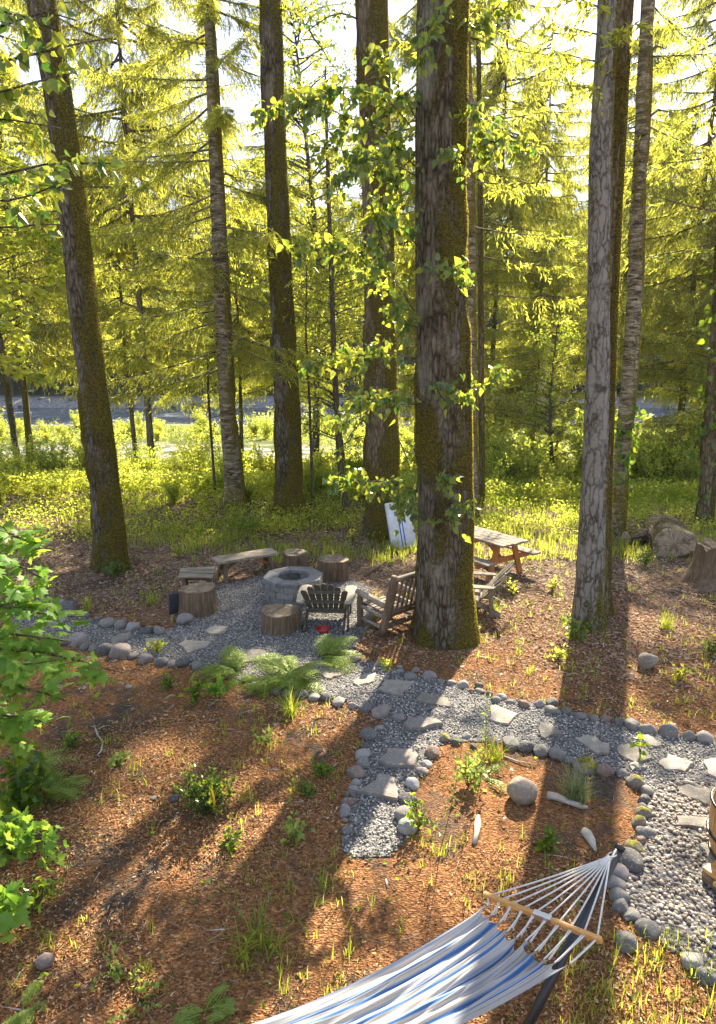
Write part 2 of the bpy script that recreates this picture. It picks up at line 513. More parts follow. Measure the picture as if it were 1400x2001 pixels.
def m_rock(name, stops, mossy=0.0, scale=7):
    t = NT(name)
    c0 = t.ramp(t.objrand(), stops)
    n = t.noise(t.coord(), scale, 6, .7); n2 = t.noise(t.coord(), scale * 7, 3, .7)
    c = t.mix(.55, c0, t.ramp(n, [(.3, (.38, .37, .36)), (.65, (1.15, 1.12, 1.08))]), 'MULTIPLY')
    c = t.mix(t.math('MULTIPLY', t.gray(n2, .56, .70), .7), c, (.40, .385, .35, 1))
    c = t.mix(t.math('MULTIPLY', t.gray(t.noise(t.coord(), 3.0, 4, .7), .52, .66), .55), c, (.10, .075, .05, 1))
    if mossy:
        g = t.node('ShaderNodeNewGeometry'); s = t.node('ShaderNodeSeparateXYZ'); t.link(g.outputs['Normal'], s.inputs[0])
        k = t.gray(t.math('ADD', t.math('MULTIPLY', s.outputs[2], .5), t.math('MULTIPLY', n, .9)), 1.0 - mossy, 1.12 - mossy)
        c = t.mix(k, c, t.ramp(n2, [(.35, (.05, .05, .008)), (.65, (.24, .21, .02))]))
    t.color(c); t.bump(t.math('ADD', n, t.math('MULTIPLY', n2, .3)), .5, .02)
    t.set(t.b, Roughness=.85)
    return t.m
M['rock'] = m_rock('river_stone', [(0, (.075, .072, .070)), (.3, (.14, .13, .12)), (.55, (.20, .185, .165)), (.75, (.27, .255, .235)), (.88, (.19, .125, .092)), (1, (.34, .33, .32))])
M['rock_mossy'] = m_rock('mossy_stone', [(0, (.16, .14, .11)), (1, (.24, .20, .16))], .26)
M['flag'] = m_rock('flagstone', [(0, (.20, .175, .14)), (.5, (.27, .24, .195)), (1, (.35, .32, .26))], 0, 5)
M['flag_dark'] = m_rock('dark_flagstone', [(0, (.17, .15, .13)), (1, (.24, .21, .18))], 0, 6)
M['boulder'] = m_rock('tan_boulder', [(0, (.24, .19, .14)), (1, (.30, .25, .19))], 0, 4)
M['block'] = m_rock('concrete_block', [(0, (.17, .165, .16)), (.5, (.24, .23, .215)), (1, (.30, .285, .26))], 0, 9)

def m_wood(name, cols, axis='x', scale=1.0, rough=.8, bump=.35, spec=.2):
    t = NT(name)
    st = {'x': (.6, 9, 9), 'y': (9, .6, 9), 'z': (9, 9, .6)}[axis]
    n = t.noise(t.coord(tuple(s * scale for s in st)), 3.2, 6, .7, .5)
    c = t.ramp(n, [(.28, cols[0]), (.5, cols[1]), (.72, cols[2])])
    b = t.noise(t.coord(), 2.5, 4, .7)
    c = t.mix(t.math('MULTIPLY', t.gray(b, .45, .7), .5), c, cols[0])
    r = t.objrand()
    c = t.mix(.35, c, t.ramp(r, [(0, (.72, .72, .72)), (1, (1.2, 1.2, 1.2))]), 'MULTIPLY')
    t.color(c); t.bump(n, bump, .008); t.set(t.b, Roughness=rough); t.b.inputs['Specular IOR Level'].default_value = spec
    return t.m
WG = [(.11, .085, .06), (.25, .205, .15), (.42, .365, .285)]
WB = [(.07, .045, .025), (.16, .11, .068), (.28, .21, .14)]
WO = [(.22, .085, .03), (.40, .17, .06), (.55, .28, .12)]
WV = [(.36, .17, .045), (.52, .27, .085), (.64, .38, .15)]
for nm, cols in (('wood_grey', WG), ('wood_brown', WB), ('wood_orange', WO), ('wood_varnish', WV)):
    for a in 'xyz':
        M[nm + '_' + a] = m_wood(nm + '_' + a, cols, a, rough=.35 if nm == 'wood_varnish' else .85, spec=.4 if nm == 'wood_varnish' else .15)

def m_plain(name, col, rough=.6, spec=.3, metal=0.0, var=.25, scale=14, bump=.1):
    t = NT(name); n = t.noise(t.coord(), scale, 5, .65)
    t.color(t.mix(var, col, t.ramp(n, [(.3, (.4, .4, .4)), (.7, (1.15, 1.15, 1.15))]), 'MULTIPLY'))
    t.bump(n, bump, .006); t.set(t.b, Roughness=rough, Metallic=metal); t.b.inputs['Specular IOR Level'].default_value = spec
    return t.m
M['plastic_dark'] = m_plain('dark_olive_board', (.095, .083, .062), .65, .25, 0, .5)
M['plastic_pale'] = m_plain('pale_worn_board', (.32, .28, .22), .75, .2, 0, .5)
M['black_steel'] = m_plain('black_steel', (.018, .02, .022), .38, .5, 0, .3)
M['steel'] = m_plain('bare_steel', (.62, .62, .62), .35, .5, 1.0, .2)
M['rope'] = m_plain('white_cord', (.66, .62, .55), .9, .1, 0, .35, 60)
M['white_paint'] = m_plain('white_paint', (.66, .68, .68), .5, .35, 0, .45, 7)
M['blue_paint'] = m_plain('blue_paint', (.03, .13, .42), .5, .35, 0, .2)
M['hole'] = m_plain('dark_inside', (.03, .03, .028), .8, .1)
M['slate'] = m_plain('dark_slate', (.055, .058, .064), .7, .3, 0, .4)
M['red'] = m_plain('red_enamel', (.45, .02, .015), .35, .5, 0, .3)
M['yellow_tape'] = m_plain('yellow_ribbon', (.80, .47, .02), .5, .3, 0, .1)
M['driftwood'] = m_plain('bleached_wood', (.47, .41, .32), .9, .1, 0, .6, 22, .4)
M['ash'] = m_plain('fire_ash', (.10, .10, .11), 1, .05, 0, .6, 30, .5)

def m_log_end(name):
    t = NT(name)
    p = t.coord()
    sep = t.node('ShaderNodeSeparateXYZ'); t.link(p, sep.inputs[0])
    r = t.math('SQRT', t.math('ADD', t.math('POWER', sep.outputs[0], 2.0), t.math('POWER', sep.outputs[1], 2.0)))
    ringn = t.math('ADD', t.math('MULTIPLY', r, 150.0), t.math('MULTIPLY', t.noise(p, 7, 3), 9.0))
    w = t.math('SINE', ringn)
    c = t.ramp(t.math('ADD', t.math('MULTIPLY', w, .05), t.noise(p, 5, 5, .7)), [(.3, (.10, .07, .042)), (.55, (.24, .18, .115)), (.78, (.44, .36, .25))])
    cr = t.gray(t.voro(p, 7, 'DISTANCE_TO_EDGE'), 0.0, .035)
    c = t.mix(cr, (.10, .072, .05, 1), c)
    t.color(c); t.bump(t.math('ADD', w, cr), .3, .006)
    return t.m
M['log_end'] = m_log_end('cut_end_grain')

def m_split_end():
    t = NT('split_log_end'); p = t.coord()
    sep = t.node('ShaderNodeSeparateXYZ'); t.link(p, sep.inputs[0])
    an = t.math('ARCTAN2', sep.outputs[1], sep.outputs[0])
    cmb = t.node('ShaderNodeCombineXYZ'); t.link(t.math('MULTIPLY', an, 2.2), cmb.inputs[0])
    r = t.math('SQRT', t.math('ADD', t.math('POWER', sep.outputs[0], 2.0), t.math('POWER', sep.outputs[1], 2.0))); t.link(t.math('MULTIPLY', r, .8), cmb.inputs[1])
    n = t.noise(cmb.outputs[0], 4.5, 6, .75)
    c = t.ramp(n, [(.30, (.035, .024, .015)), (.42, (.20, .145, .09)), (.56, (.42, .335, .225)), (.72, (.62, .53, .40))])
    c = t.mix(t.gray(t.noise(p, 4, 4, .7), .48, .66), c, (.11, .078, .045, 1))
    t.color(c); t.bump(n, .6, .03)
    return t.m
M['split_end'] = m_split_end()

def m_fabric():
    t = NT('striped_canvas')
    tc = t.node('ShaderNodeTexCoord'); sep = t.node('ShaderNodeSeparateXYZ'); t.link(tc.outputs['UV'], sep.inputs[0])
    v = sep.outputs[1]
    n1 = t.node('ShaderNodeTexNoise', noise_dimensions='1D'); t.set(n1, Scale=17.0, Detail=1.5, Roughness=.6)
    t.link(v, n1.inputs['W'])
    W, B1, B2, TN = (.50, .48, .43), (.22, .31, .45), (.07, .16, .35), (.36, .31, .22)
    fr = t.math('FRACT', t.math('ADD', t.math('MULTIPLY', v, 5.6), .12))
    c = t.ramp(fr, [(0, W), (.07, B1), (.12, B2), (.24, B1), (.28, W), (.34, TN), (.37, W), (.44, (.36, .39, .44)), (.50, W), (.58, TN), (.61, W), (.68, B1), (.75, (.36, .41, .48)), (.80, B2), (.86, W), (.93, TN), (.96, W)], 'CONSTANT')
    c = t.mix(t.math('MULTIPLY', t.gray(n1.outputs['Fac'], .55, .58), .6), c, W)
    soil = t.noise(t.coord(), 4, 5, .7)
    c = t.mix(.22, c, t.ramp(soil, [(.35, (.6, .58, .55)), (.65, (1, 1, 1))]), 'MULTIPLY')
    t.color(c)
    weave = t.noise(t.coord(), 260, 2)
    t.bump(weave, .25, .003)
    t.set(t.b, Roughness=.9); t.b.inputs['Specular IOR Level'].default_value = .1
    tr = t.node('ShaderNodeBsdfTranslucent'); t.link(c, tr.inputs['Color'])
    mx = t.node('ShaderNodeMixShader'); mx.inputs[0].default_value = .25
    t.link(t.b.outputs[0], mx.inputs[1]); t.link(tr.outputs[0], mx.inputs[2]); t.link(mx.outputs[0], t.out.inputs['Surface'])
    return t.m
M['fabric'] = m_fabric()

def m_water():
    t = NT('river_water')
    n = t.noise(t.wcoord((.35, 1.0, 1)), 1.7, 5, .7, .8)
    t.color(t.ramp(n, [(.35, (.03, .045, .055)), (.56, (.09, .115, .14)), (.66, (.50, .53, .56))]))
    t.bump(n, 1.0, .6); t.set(t.b, Roughness=.16); t.b.inputs['Specular IOR Level'].default_value = .5
    return t.m
M['water'] = m_water()
# ---------------------------------------------------------------- the ground
def axis(breaks):
    out = []
    for a, b, s in breaks:
        out.append(np.arange(a, b - 1e-6, s))
    return np.concatenate(out + [[breaks[-1][1]]])
gx = axis([(-420, -120, 25), (-120, -30, 5), (-30, -9, .8), (-9, 9, .09), (9, 30, .8), (30, 120, 5), (120, 420, 25)])
gy = axis([(-40, 0, 4), (0, 1, .5), (1, 23, .09), (23, 34, .5), (34, 120, 2), (120, 240, 8), (240, 520, 40)])
GX, GY = np.meshgrid(gx, gy)
gv = np.stack([GX.ravel(), GY.ravel(), np.zeros(GX.size)], -1)
gv[:, 2] = tz(gv[:, 0], gv[:, 1])
nx, ny = len(gx), len(gy)
ii = (np.arange(ny - 1)[:, None] * nx + np.arange(nx - 1)[None]).ravel()
g = Geo(); g.add(gv, np.stack([ii, ii + 1, ii + nx + 1, ii + nx], -1))
solo('ground', g, M['ground'], (0, 0, 0), kind='structure')

# the river between the flood plain and the far bank
xs = np.linspace(-220, 220, 45); ys = np.linspace(64, 117, 24)
WX, WY = np.meshgrid(xs, ys)
wz = -3.05 + 0.10 * (vnoise(np.stack([WX * .6, WY * 1.5, WX * 0], -1), 1.0, 4) - .5)
g = Geo(); ii = (np.arange(23)[:, None] * 45 + np.arange(44)[None]).ravel()
g.add(np.stack([WX, WY, wz], -1), np.stack([ii, ii + 1, ii + 46, ii + 45], -1))
solo('river', g, M['water'], (0, 0, 0), kind='structure')

# ---------------------------------------------------------------- gravel path (outline read off the photo, laid on the ground)
PATH = [(20, 1196), (90, 1178), (130, 1187), (165, 1207), (230, 1228), (310, 1240), (350, 1222), (372, 1205), (352, 1180), (370, 1158), (420, 1146), (470, 1140),
        (520, 1122), (560, 1110), (640, 1120), (690, 1130), (722, 1150), (735, 1190), (718, 1235), (694, 1262), (690, 1285), (740, 1299), (805, 1318), (880, 1334),
        (955, 1362), (1050, 1376), (1105, 1389), (1160, 1404), (1235, 1419), (1305, 1431), (1375, 1445), (1520, 1462), (1520, 1905), (1390, 1905), (1340, 1872),
        (1280, 1830), (1228, 1790), (1208, 1745), (1215, 1700), (1240, 1655), (1258, 1620), (1258, 1575), (1262, 1548), (1213, 1514), (1143, 1492), (1090, 1475),
        (1027, 1459), (965, 1451), (917, 1449), (870, 1447), (838, 1490), (808, 1530), (797, 1565), (795, 1613), (782, 1662), (752, 1672), (720, 1680), (690, 1672), (664, 1668), (680, 1620), (690, 1545),
        (707, 1492), (712, 1455), (745, 1418), (748, 1398), (690, 1376), (637, 1364), (590, 1360), (530, 1347), (450, 1321), (385, 1303), (315, 1294), (240, 1280),
        (185, 1267), (115, 1257), (20, 1230)]
PW = np.array([at(x, y)[:2] for x, y in PATH])
def inpoly(P, poly):
    x, y = P[:, 0], P[:, 1]; c = np.zeros(len(P), bool)
    for (x0, y0), (x1, y1) in zip(poly, np.roll(poly, -1, 0)):
        k = (y0 > y) != (y1 > y)
        with np.errstate(divide='ignore', invalid='ignore'):
            c ^= k & (x < (x1 - x0) * (y - y0) / (y1 - y0) + x0)
    return c
cx = np.arange(-6.5, 5.2, .06); cy = np.arange(2.5, 14, .06)
CXg, CYg = np.meshgrid(cx, cy)
ok = inpoly(np.stack([CXg.ravel() + .03, CYg.ravel() + .03], -1), PW).reshape(CXg.shape)
n_x = len(cx); jj = np.argwhere(ok[:-1, :-1])
ii = jj[:, 0] * n_x + jj[:, 1]
F = np.stack([ii, ii + 1, ii + n_x + 1, ii + n_x], -1)
used = np.unique(F); remap = np.zeros(CXg.size, int); remap[used] = np.arange(len(used))
pv = np.stack([CXg.ravel(), CYg.ravel(), tz(CXg.ravel(), CYg.ravel()) + .010], -1)[used]
g = Geo(); g.add(pv, remap[F])
solo('gravel_path', g, M['gravel_bed'], (0, 0, 0), kind='structure')

def pebbles(name, n, smin, smax, mat, keep):
    P = np.stack([rng.uniform(-6.5, 5.2, n), rng.uniform(2.5, 14, n)], -1)
    off = rng.normal(size=P.shape) * .035
    P = P[inpoly(P + off, PW)]; P = P[keep(P)]
    N = len(P)
    tv, tf = ico(1)
    s = rng.uniform(smin, smax, (N, 1)) * rng.uniform(.55, 1.0, (N, 3)) * np.array([1, 1, .7]) * .5
    a = rng.uniform(0, 6.28, N); tl = rng.normal(size=(N, 3)) * .25
    M3 = np.zeros((N, 3, 3))
    D = np.stack([np.cos(a), np.sin(a), tl[:, 0]], -1)
    M3 = orient(D, np.stack([tl[:, 1], tl[:, 2], np.ones(N)], -1)) * s[:, :, None]
    Z = tz(P[:, 0], P[:, 1]) + .012 + rng.uniform(-.004, .012, N)
    V, F = stamp(tv * (1 + .0), tf, M3, np.column_stack([P, Z]))
    g = Geo(); g.add(V, F)
    return solo(name, g, mat, (0, 0, 0), 'loose ' + ('tan rounded pebbles' if 'pebble' in name else 'blue-grey crushed gravel') + ' covering the path', 'gravel', kind='stuff')
patio = lambda P: (P[:, 0] > 1.25) & (P[:, 1] + .9 * fbm(np.column_stack([P, P[:, 0] * 0]), 1.5, 4, 2) < 6.0)
pebbles('gravel', 215000, .014, .033, M['gravel'], lambda P: ~patio(P))
pebbles('pebble_bed', 105000, .030, .058, M['pebble'], patio)

# bark mulch chips and leaf litter lying on the ground
def chips(name, n, x0, x1, y0, y1, smin, smax, mat, label, cat, keep=None, asp=.3):
    P = np.stack([rng.uniform(x0, x1, n), y0 + (y1 - y0) * rng.uniform(0, 1, n) ** 1.15], -1)
    P = P[~inpoly(P + rng.normal(size=P.shape) * .05, PW)]
    P = P[np.abs(P[:, 0]) < P[:, 1] * .64 + 1.6]
    if keep is not None: P = P[keep(P)]
    N = len(P)
    tv = np.array([[-.5, -.5, 0], [.5, -.4, .06], [.35, .5, 0], [-.45, .4, .05]]); tf = np.array([[0, 1, 2, 3]])
    a = rng.uniform(0, 6.28, N)
    D = np.stack([np.cos(a), np.sin(a), rng.normal(size=N) * .22], -1)
    M3 = orient(D, np.stack([rng.normal(size=N) * .3, rng.normal(size=N) * .3, np.ones(N)], -1))
    L = rng.uniform(smin, smax, N)
    M3[:, 0] *= (L * asp * rng.uniform(.5, 1.6, N))[:, None]; M3[:, 1] *= L[:, None]; M3[:, 2] *= L[:, None]
    V, F = stamp(tv, tf, M3, np.column_stack([P, tz(P[:, 0], P[:, 1]) + rng.uniform(.004, .016, N)]))
    g = Geo(); g.add(V, F)
    return solo(name, g, mat, (0, 0, 0), label, cat, kind='stuff', smooth=False)
def patchy(P):
    b = fbm(np.column_stack([P, P[:, 0] * 0]), .55, 31, 3)
    return (rng.uniform(0, 1, len(P)) < sstep(.62, .47, b)) & (rng.uniform(0, 1, len(P)) < sstep(11.5, 8.3, P[:, 1] + 2.5 * (b - .5) - .25 * P[:, 0]))
chips('bark_mulch', 400000, -8, 8, 1.6, 13.0, .012, .036, M['chips'], 'reddish brown bark mulch spread over the foreground beds', 'mulch', patchy)
chips('leaf_litter', 190000, -12, 12, 6.5, 21, .022, .075, M['litter'], 'dry fallen leaves and needles littering the clearing', 'leaf litter',
      lambda P: rng.uniform(0, 1, len(P)) < .06 + .94 * sstep(7.6, 11.0, P[:, 1] + 3.5 * (fbm(np.column_stack([P, P[:, 0] * 0]), .7, 44, 3) - .5) + .18 * P[:, 0]), .45)
chips('dead_needles', 60000, -8, 8, 1.6, 14, .04, .10, M['needle'], 'fallen brown conifer needles strewn over the mulch', 'needles', None, .035)
chips('forest_twigs', 2200, -9, 9, 1.6, 18, .06, .22, M['driftwood'], 'thin dead twigs strewn over the mulch', 'twigs', None, .022)

# ---------------------------------------------------------------- stones edging the path
ORD = ['first', 'second', 'third', 'fourth', 'fifth', 'sixth', 'seventh', 'eighth', 'ninth', 'tenth', 'eleventh', 'twelfth', 'thirteenth', 'fourteenth', 'fifteenth',
       'sixteenth', 'seventeenth', 'eighteenth', 'nineteenth', 'twentieth', 'twenty-first', 'twenty-second', 'twenty-third', 'twenty-fourth', 'twenty-fifth', 'twenty-sixth',
       'twenty-seventh', 'twenty-eighth', 'twenty-ninth', 'thirtieth', 'thirty-first', 'thirty-second', 'thirty-third', 'thirty-fourth', 'thirty-fifth', 'thirty-sixth']
ROWS = [
 ('from the left in the edge behind the left path', [(113, 1177, 24), (138, 1186, 40), (137, 1202, 20), (151, 1203, 18), (165, 1203, 26), (178, 1210, 18), (192, 1208, 16), (211, 1217, 34), (238, 1221, 28), (260, 1226, 28), (287, 1231, 34), (311, 1235, 24), (326, 1235, 15)]),
 ('from the left in the mulch-side edge before the ferns', [(125, 1252, 28), (155, 1252, 38), (168, 1264, 22), (185, 1266, 24), (207, 1268, 34), (238, 1271, 46), (262, 1280, 24), (285, 1285, 34), (317, 1292, 30), (336, 1297, 22), (357, 1294, 28), (385, 1302, 26), (412, 1311, 24), (438, 1317, 26), (470, 1328, 24), (500, 1338, 26), (540, 1348, 28), (566, 1354, 24)]),
 ('from the ferns in the mulch-side edge toward the fork', [(592, 1357, 30), (615, 1361, 24), (637, 1362, 28), (662, 1371, 28), (690, 1377, 28), (714, 1382, 30), (743, 1389, 42), (777, 1400, 36)]),
 ('from the log chair along the far path edge', [(695, 1288, 24), (711, 1296, 17), (727, 1295, 17), (741, 1298, 17), (762, 1300, 15), (781, 1302, 13), (782, 1310, 19), (784, 1319, 17), (803, 1321, 28), (812, 1309, 22), (840, 1320, 28), (863, 1332, 19), (882, 1332, 24), (905, 1337, 26), (936, 1339, 22), (922, 1351, 13), (938, 1349, 22), (956, 1356, 16), (970, 1368, 21), (980, 1361, 24), (998, 1372, 19), (1023, 1375, 27), (1053, 1375, 25), (1078, 1370, 25), (1079, 1388, 31), (1105, 1388, 23), (1134, 1396, 27), (1160, 1402, 21), (1185, 1402, 27), (1209, 1411, 23), (1235, 1417, 31), (1265, 1422, 38), (1307, 1430, 40), (1345, 1436, 36), (1377, 1443, 29)]),
 ('down the left edge of the gravel spur', [(722, 1434, 40), (743, 1421, 18), (714, 1455, 23), (709, 1473, 36), (711, 1491, 28), (695, 1509, 38), (697, 1528, 20), (690, 1540, 27), (686, 1551, 26), (683, 1565, 30), (675, 1578, 24), (674, 1589, 23), (674, 1601, 15), (680, 1621, 25)]),
 ('down the right edge of the gravel spur', [(870, 1441, 26), (892, 1446, 25), (847, 1468, 36), (834, 1491, 25), (825, 1506, 24), (806, 1531, 32), (797, 1559, 42), (790, 1591, 38), (797, 1614, 36)]),
 ('from the spur along the bed edge curving to the hammock', [(912, 1437, 22), (926, 1457, 17), (963, 1450, 30), (998, 1451, 38), (1028, 1458, 34), (1057, 1465, 36), (1089, 1475, 34), (1112, 1483, 24), (1145, 1492, 46), (1183, 1503, 36), (1216, 1510, 26), (1241, 1528, 36), (1263, 1547, 28), (1258, 1562, 30), (1256, 1575, 18), (1257, 1588, 32), (1247, 1602, 38), (1263, 1625, 36), (1251, 1641, 24), (1239, 1656, 34), (1231, 1680, 48), (1210, 1703, 36), (1203, 1725, 36), (1211, 1750, 40), (1214, 1769, 38), (1236, 1787, 34), (1267, 1812, 48), (1221, 1838, 46), (1352, 1875, 40), (1381, 1903, 48)]),
]
MOSSY = {(6, 8), (6, 15), (6, 16), (6, 19), (6, 11), (5, 0)}
seed = 100
for ri, (where, row) in enumerate(ROWS):
    for k, (x, y, w) in enumerate(row):
        seed += 1
        P = at(x, y + .18 * w); wm = w * pxm(y, P[1]) * 1.06
        rg = np.random.default_rng(seed)
        sz = np.array((wm, wm * rg.uniform(.65, 1.05), wm * rg.uniform(.60, .92))) * rg.uniform(.88, 1.06)
        g = Geo(); g.add(*rock_geo(P, sz, seed, 3, rg.uniform(-.7, .7), rg.uniform(.26, .44), 11, rg.uniform(.08, .20)))
        mossy = (ri, k) in MOSSY
        shape = 'large rounded' if w >= 38 else ('small round' if w < 20 else ('flattish' if sz[2] < .64 * wm else 'rounded'))
        lab = f"{shape} {'moss-capped' if mossy else 'grey'} stone, {ORD[k]} {where}"
        solo('edging_stone', g, M['rock_mossy' if mossy else 'rock'], P, lab, 'stone', 'stones edging the gravel path')

FLAGS = [
 ([(62, 1203), (105, 1194), (108, 1199), (80, 1208)], 'far left flagstone in shade where the path meets the maple leaves'),
 ([(55, 1222), (100, 1212), (135, 1210), (120, 1222), (75, 1232)], 'pale sunlit flagstone at the left end of the path'),
 ([(213, 1255), (230, 1245), (257, 1238), (255, 1250), (225, 1261)], 'pointed flagstone beside the largest stone of the left mulch edge'),
 ([(283, 1252), (318, 1250), (312, 1263), (288, 1268)], 'small squarish flagstone between the pointed one and the wedge one'),
 ([(350, 1262), (362, 1255), (413, 1257), (408, 1266), (370, 1279)], 'wedge-shaped flat flagstone below the tall seat stump'),
 ([(400, 1235), (420, 1226), (445, 1228), (440, 1240), (415, 1243)], 'weed-framed flagstone nearest to the fire pit stumps'),
 ([(455, 1290), (470, 1273), (510, 1272), (530, 1283), (520, 1295), (470, 1300)], 'flagstone half hidden under the bracken fronds'),
 ([(625, 1310), (640, 1305), (680, 1313), (665, 1325), (640, 1330), (628, 1322)], 'sunlit flagstone just right of the bracken'),
 ([(690, 1338), (710, 1320), (737, 1317), (722, 1340), (700, 1342)], 'narrow parallelogram flagstone second right of the bracken'),
 ([(740, 1348), (755, 1332), (812, 1335), (800, 1345), (788, 1362), (760, 1358)], 'broad flagstone with a notched corner in front of the giant trunk'),
 ([(815, 1370), (825, 1355), (875, 1368), (882, 1384), (830, 1378)], 'half sunlit flagstone where the path forks'),
 ([(790, 1420), (800, 1410), (850, 1412), (862, 1420), (830, 1432), (795, 1430)], 'rough dark flagstone at the top of the gravel spur'),
 ([(743, 1495), (757, 1472), (808, 1472), (815, 1485), (812, 1505), (755, 1503)], 'thick dark flagstone in the middle of the gravel spur'),
 ([(700, 1553), (730, 1540), (740, 1522), (770, 1530), (778, 1550), (778, 1570), (720, 1558)], 'triangular dark flagstone at the bottom of the gravel spur'),
 ([(956, 1385), (965, 1380), (1012, 1400), (990, 1420), (960, 1412)], 'triangular flagstone right of the fork, crossed by a stalk'),
 ([(1056, 1415), (1062, 1413), (1096, 1437), (1065, 1447), (1055, 1440)], 'split flagstone with a dark crack line'),
 ([(1122, 1447), (1155, 1442), (1192, 1460), (1190, 1475), (1165, 1478)], 'long flagstone beside the mossy edging stone'),
 ([(1205, 1462), (1225, 1458), (1260, 1470), (1272, 1485), (1240, 1495), (1210, 1480)], 'two-lobed flagstone behind the green seedling'),
 ([(1252, 1440), (1270, 1440), (1295, 1460), (1280, 1465), (1260, 1455)], 'narrow flagstone against the far stone edge at right'),
 ([(1285, 1490), (1310, 1480), (1355, 1495), (1335, 1512), (1300, 1508)], 'oval pale flagstone with a dark leaf on it'),
 ([(1375, 1488), (1400, 1485), (1425, 1500), (1405, 1525), (1385, 1515)], 'flagstone cut by the right picture edge above the barrel'),
 ([(1320, 1545), (1345, 1538), (1400, 1550), (1412, 1570), (1380, 1575), (1330, 1555)], 'large cream flagstone just above the barrel'),
 ([(1320, 1600), (1395, 1602), (1395, 1620), (1325, 1618)], 'oblong cream flagstone reaching behind the barrel'),
 ([(1365, 1655), (1400, 1650), (1425, 1690), (1390, 1690)], 'lowest cream flagstone by the wooden step'),
 ([(1230, 1498), (1245, 1494), (1265, 1503), (1235, 1508)], 'smallest flagstone beside the pale edging stone'),
]
for k, (poly, lab) in enumerate(FLAGS):
    P = np.array([at(x, y) for x, y in poly]); c = P.mean(0); c[2] = tz1(c[0], c[1])
    rg = np.random.default_rng(700 + k)
    Q = []
    for a, b in zip(P, np.roll(P, -1, 0)):
        for t in (0, .34, .67):
            Q.append(a + (b - a) * t + np.array([*(rg.normal(size=2) * .012), 0]))
    Q = np.array(Q); m = len(Q); th = .035 if k not in (11, 12, 13) else .06
    rings = []
    for s, z in ((1.0, -.02), (1.02, th * .6), (.985, th), (.55, th + .004)):
        r = c + (Q - c) * s; r[:, 2] = c[2] + z + .008 * (vnoise(r, 9, k) - .5); rings.append(r)
    V = np.concatenate(rings + [[c + np.array([0, 0, th + .004])]])
    F3, F4 = [], []
    for lev in range(3):
        for j in range(m):
            F4.append([lev * m + j, lev * m + (j + 1) % m, (lev + 1) * m + (j + 1) % m, (lev + 1) * m + j])
    for j in range(m): F3.append([3 * m + j, 3 * m + (j + 1) % m, 4 * m])
    area = 0.5 * np.sum(Q[:, 0] * np.roll(Q[:, 1], -1) - Q[:, 1] * np.roll(Q[:, 0], -1))
    F3, F4 = np.array(F3), np.array(F4)
    if area < 0: F3, F4 = F3[:, ::-1], F4[:, ::-1]
    g = Geo(); g.add(V, F4); g.f.append(F3)
    solo('flagstone', g, M['flag_dark' if k in (11, 12, 13) else 'flag'], c, lab, 'flagstone', 'stepping stones in the gravel path', smooth=False)

def lone_rock(x, y, w, hh, mat, lab, sd, dep=.85, name='boulder', sink=.15):
    P = at(x, y); wm = w * pxm(y, P[1])
    g = Geo(); g.add(*rock_geo(P, (wm, wm * dep, wm * hh), sd, 4, .2, sink, 6, .08))
    solo(name, g, M[mat], P, lab, 'rock')
lone_rock(1020, 1562, 60, .92, 'boulder', 'tan boulder lying in the mulch left of the blue-green grass tuft', 901)
lone_rock(1265, 1304, 42, .85, 'boulder', 'single grey-tan boulder on the sunlit litter at right', 902)
lone_rock(88, 1886, 36, .9, 'rock', 'flat grey-brown stone on bare soil in the lower left', 903)
lone_rock(341, 1564, 20, .7, 'rock', 'small grey stone tucked against the glossy evergreen shrub', 904, name='stone')
lone_rock(363, 1219, 36, .7, 'rock', 'smooth pale oval stone in front of the tall seat stump', 905, name='stone')
lone_rock(252, 1345, 14, .6, 'rock', 'tiny grey stone in the mulch below the path on the left', 906, name='stone')
lone_rock(300, 1562, 14, .5, 'rock', 'tiny flat stone in the mulch left of the evergreen shrub', 907, name='stone')
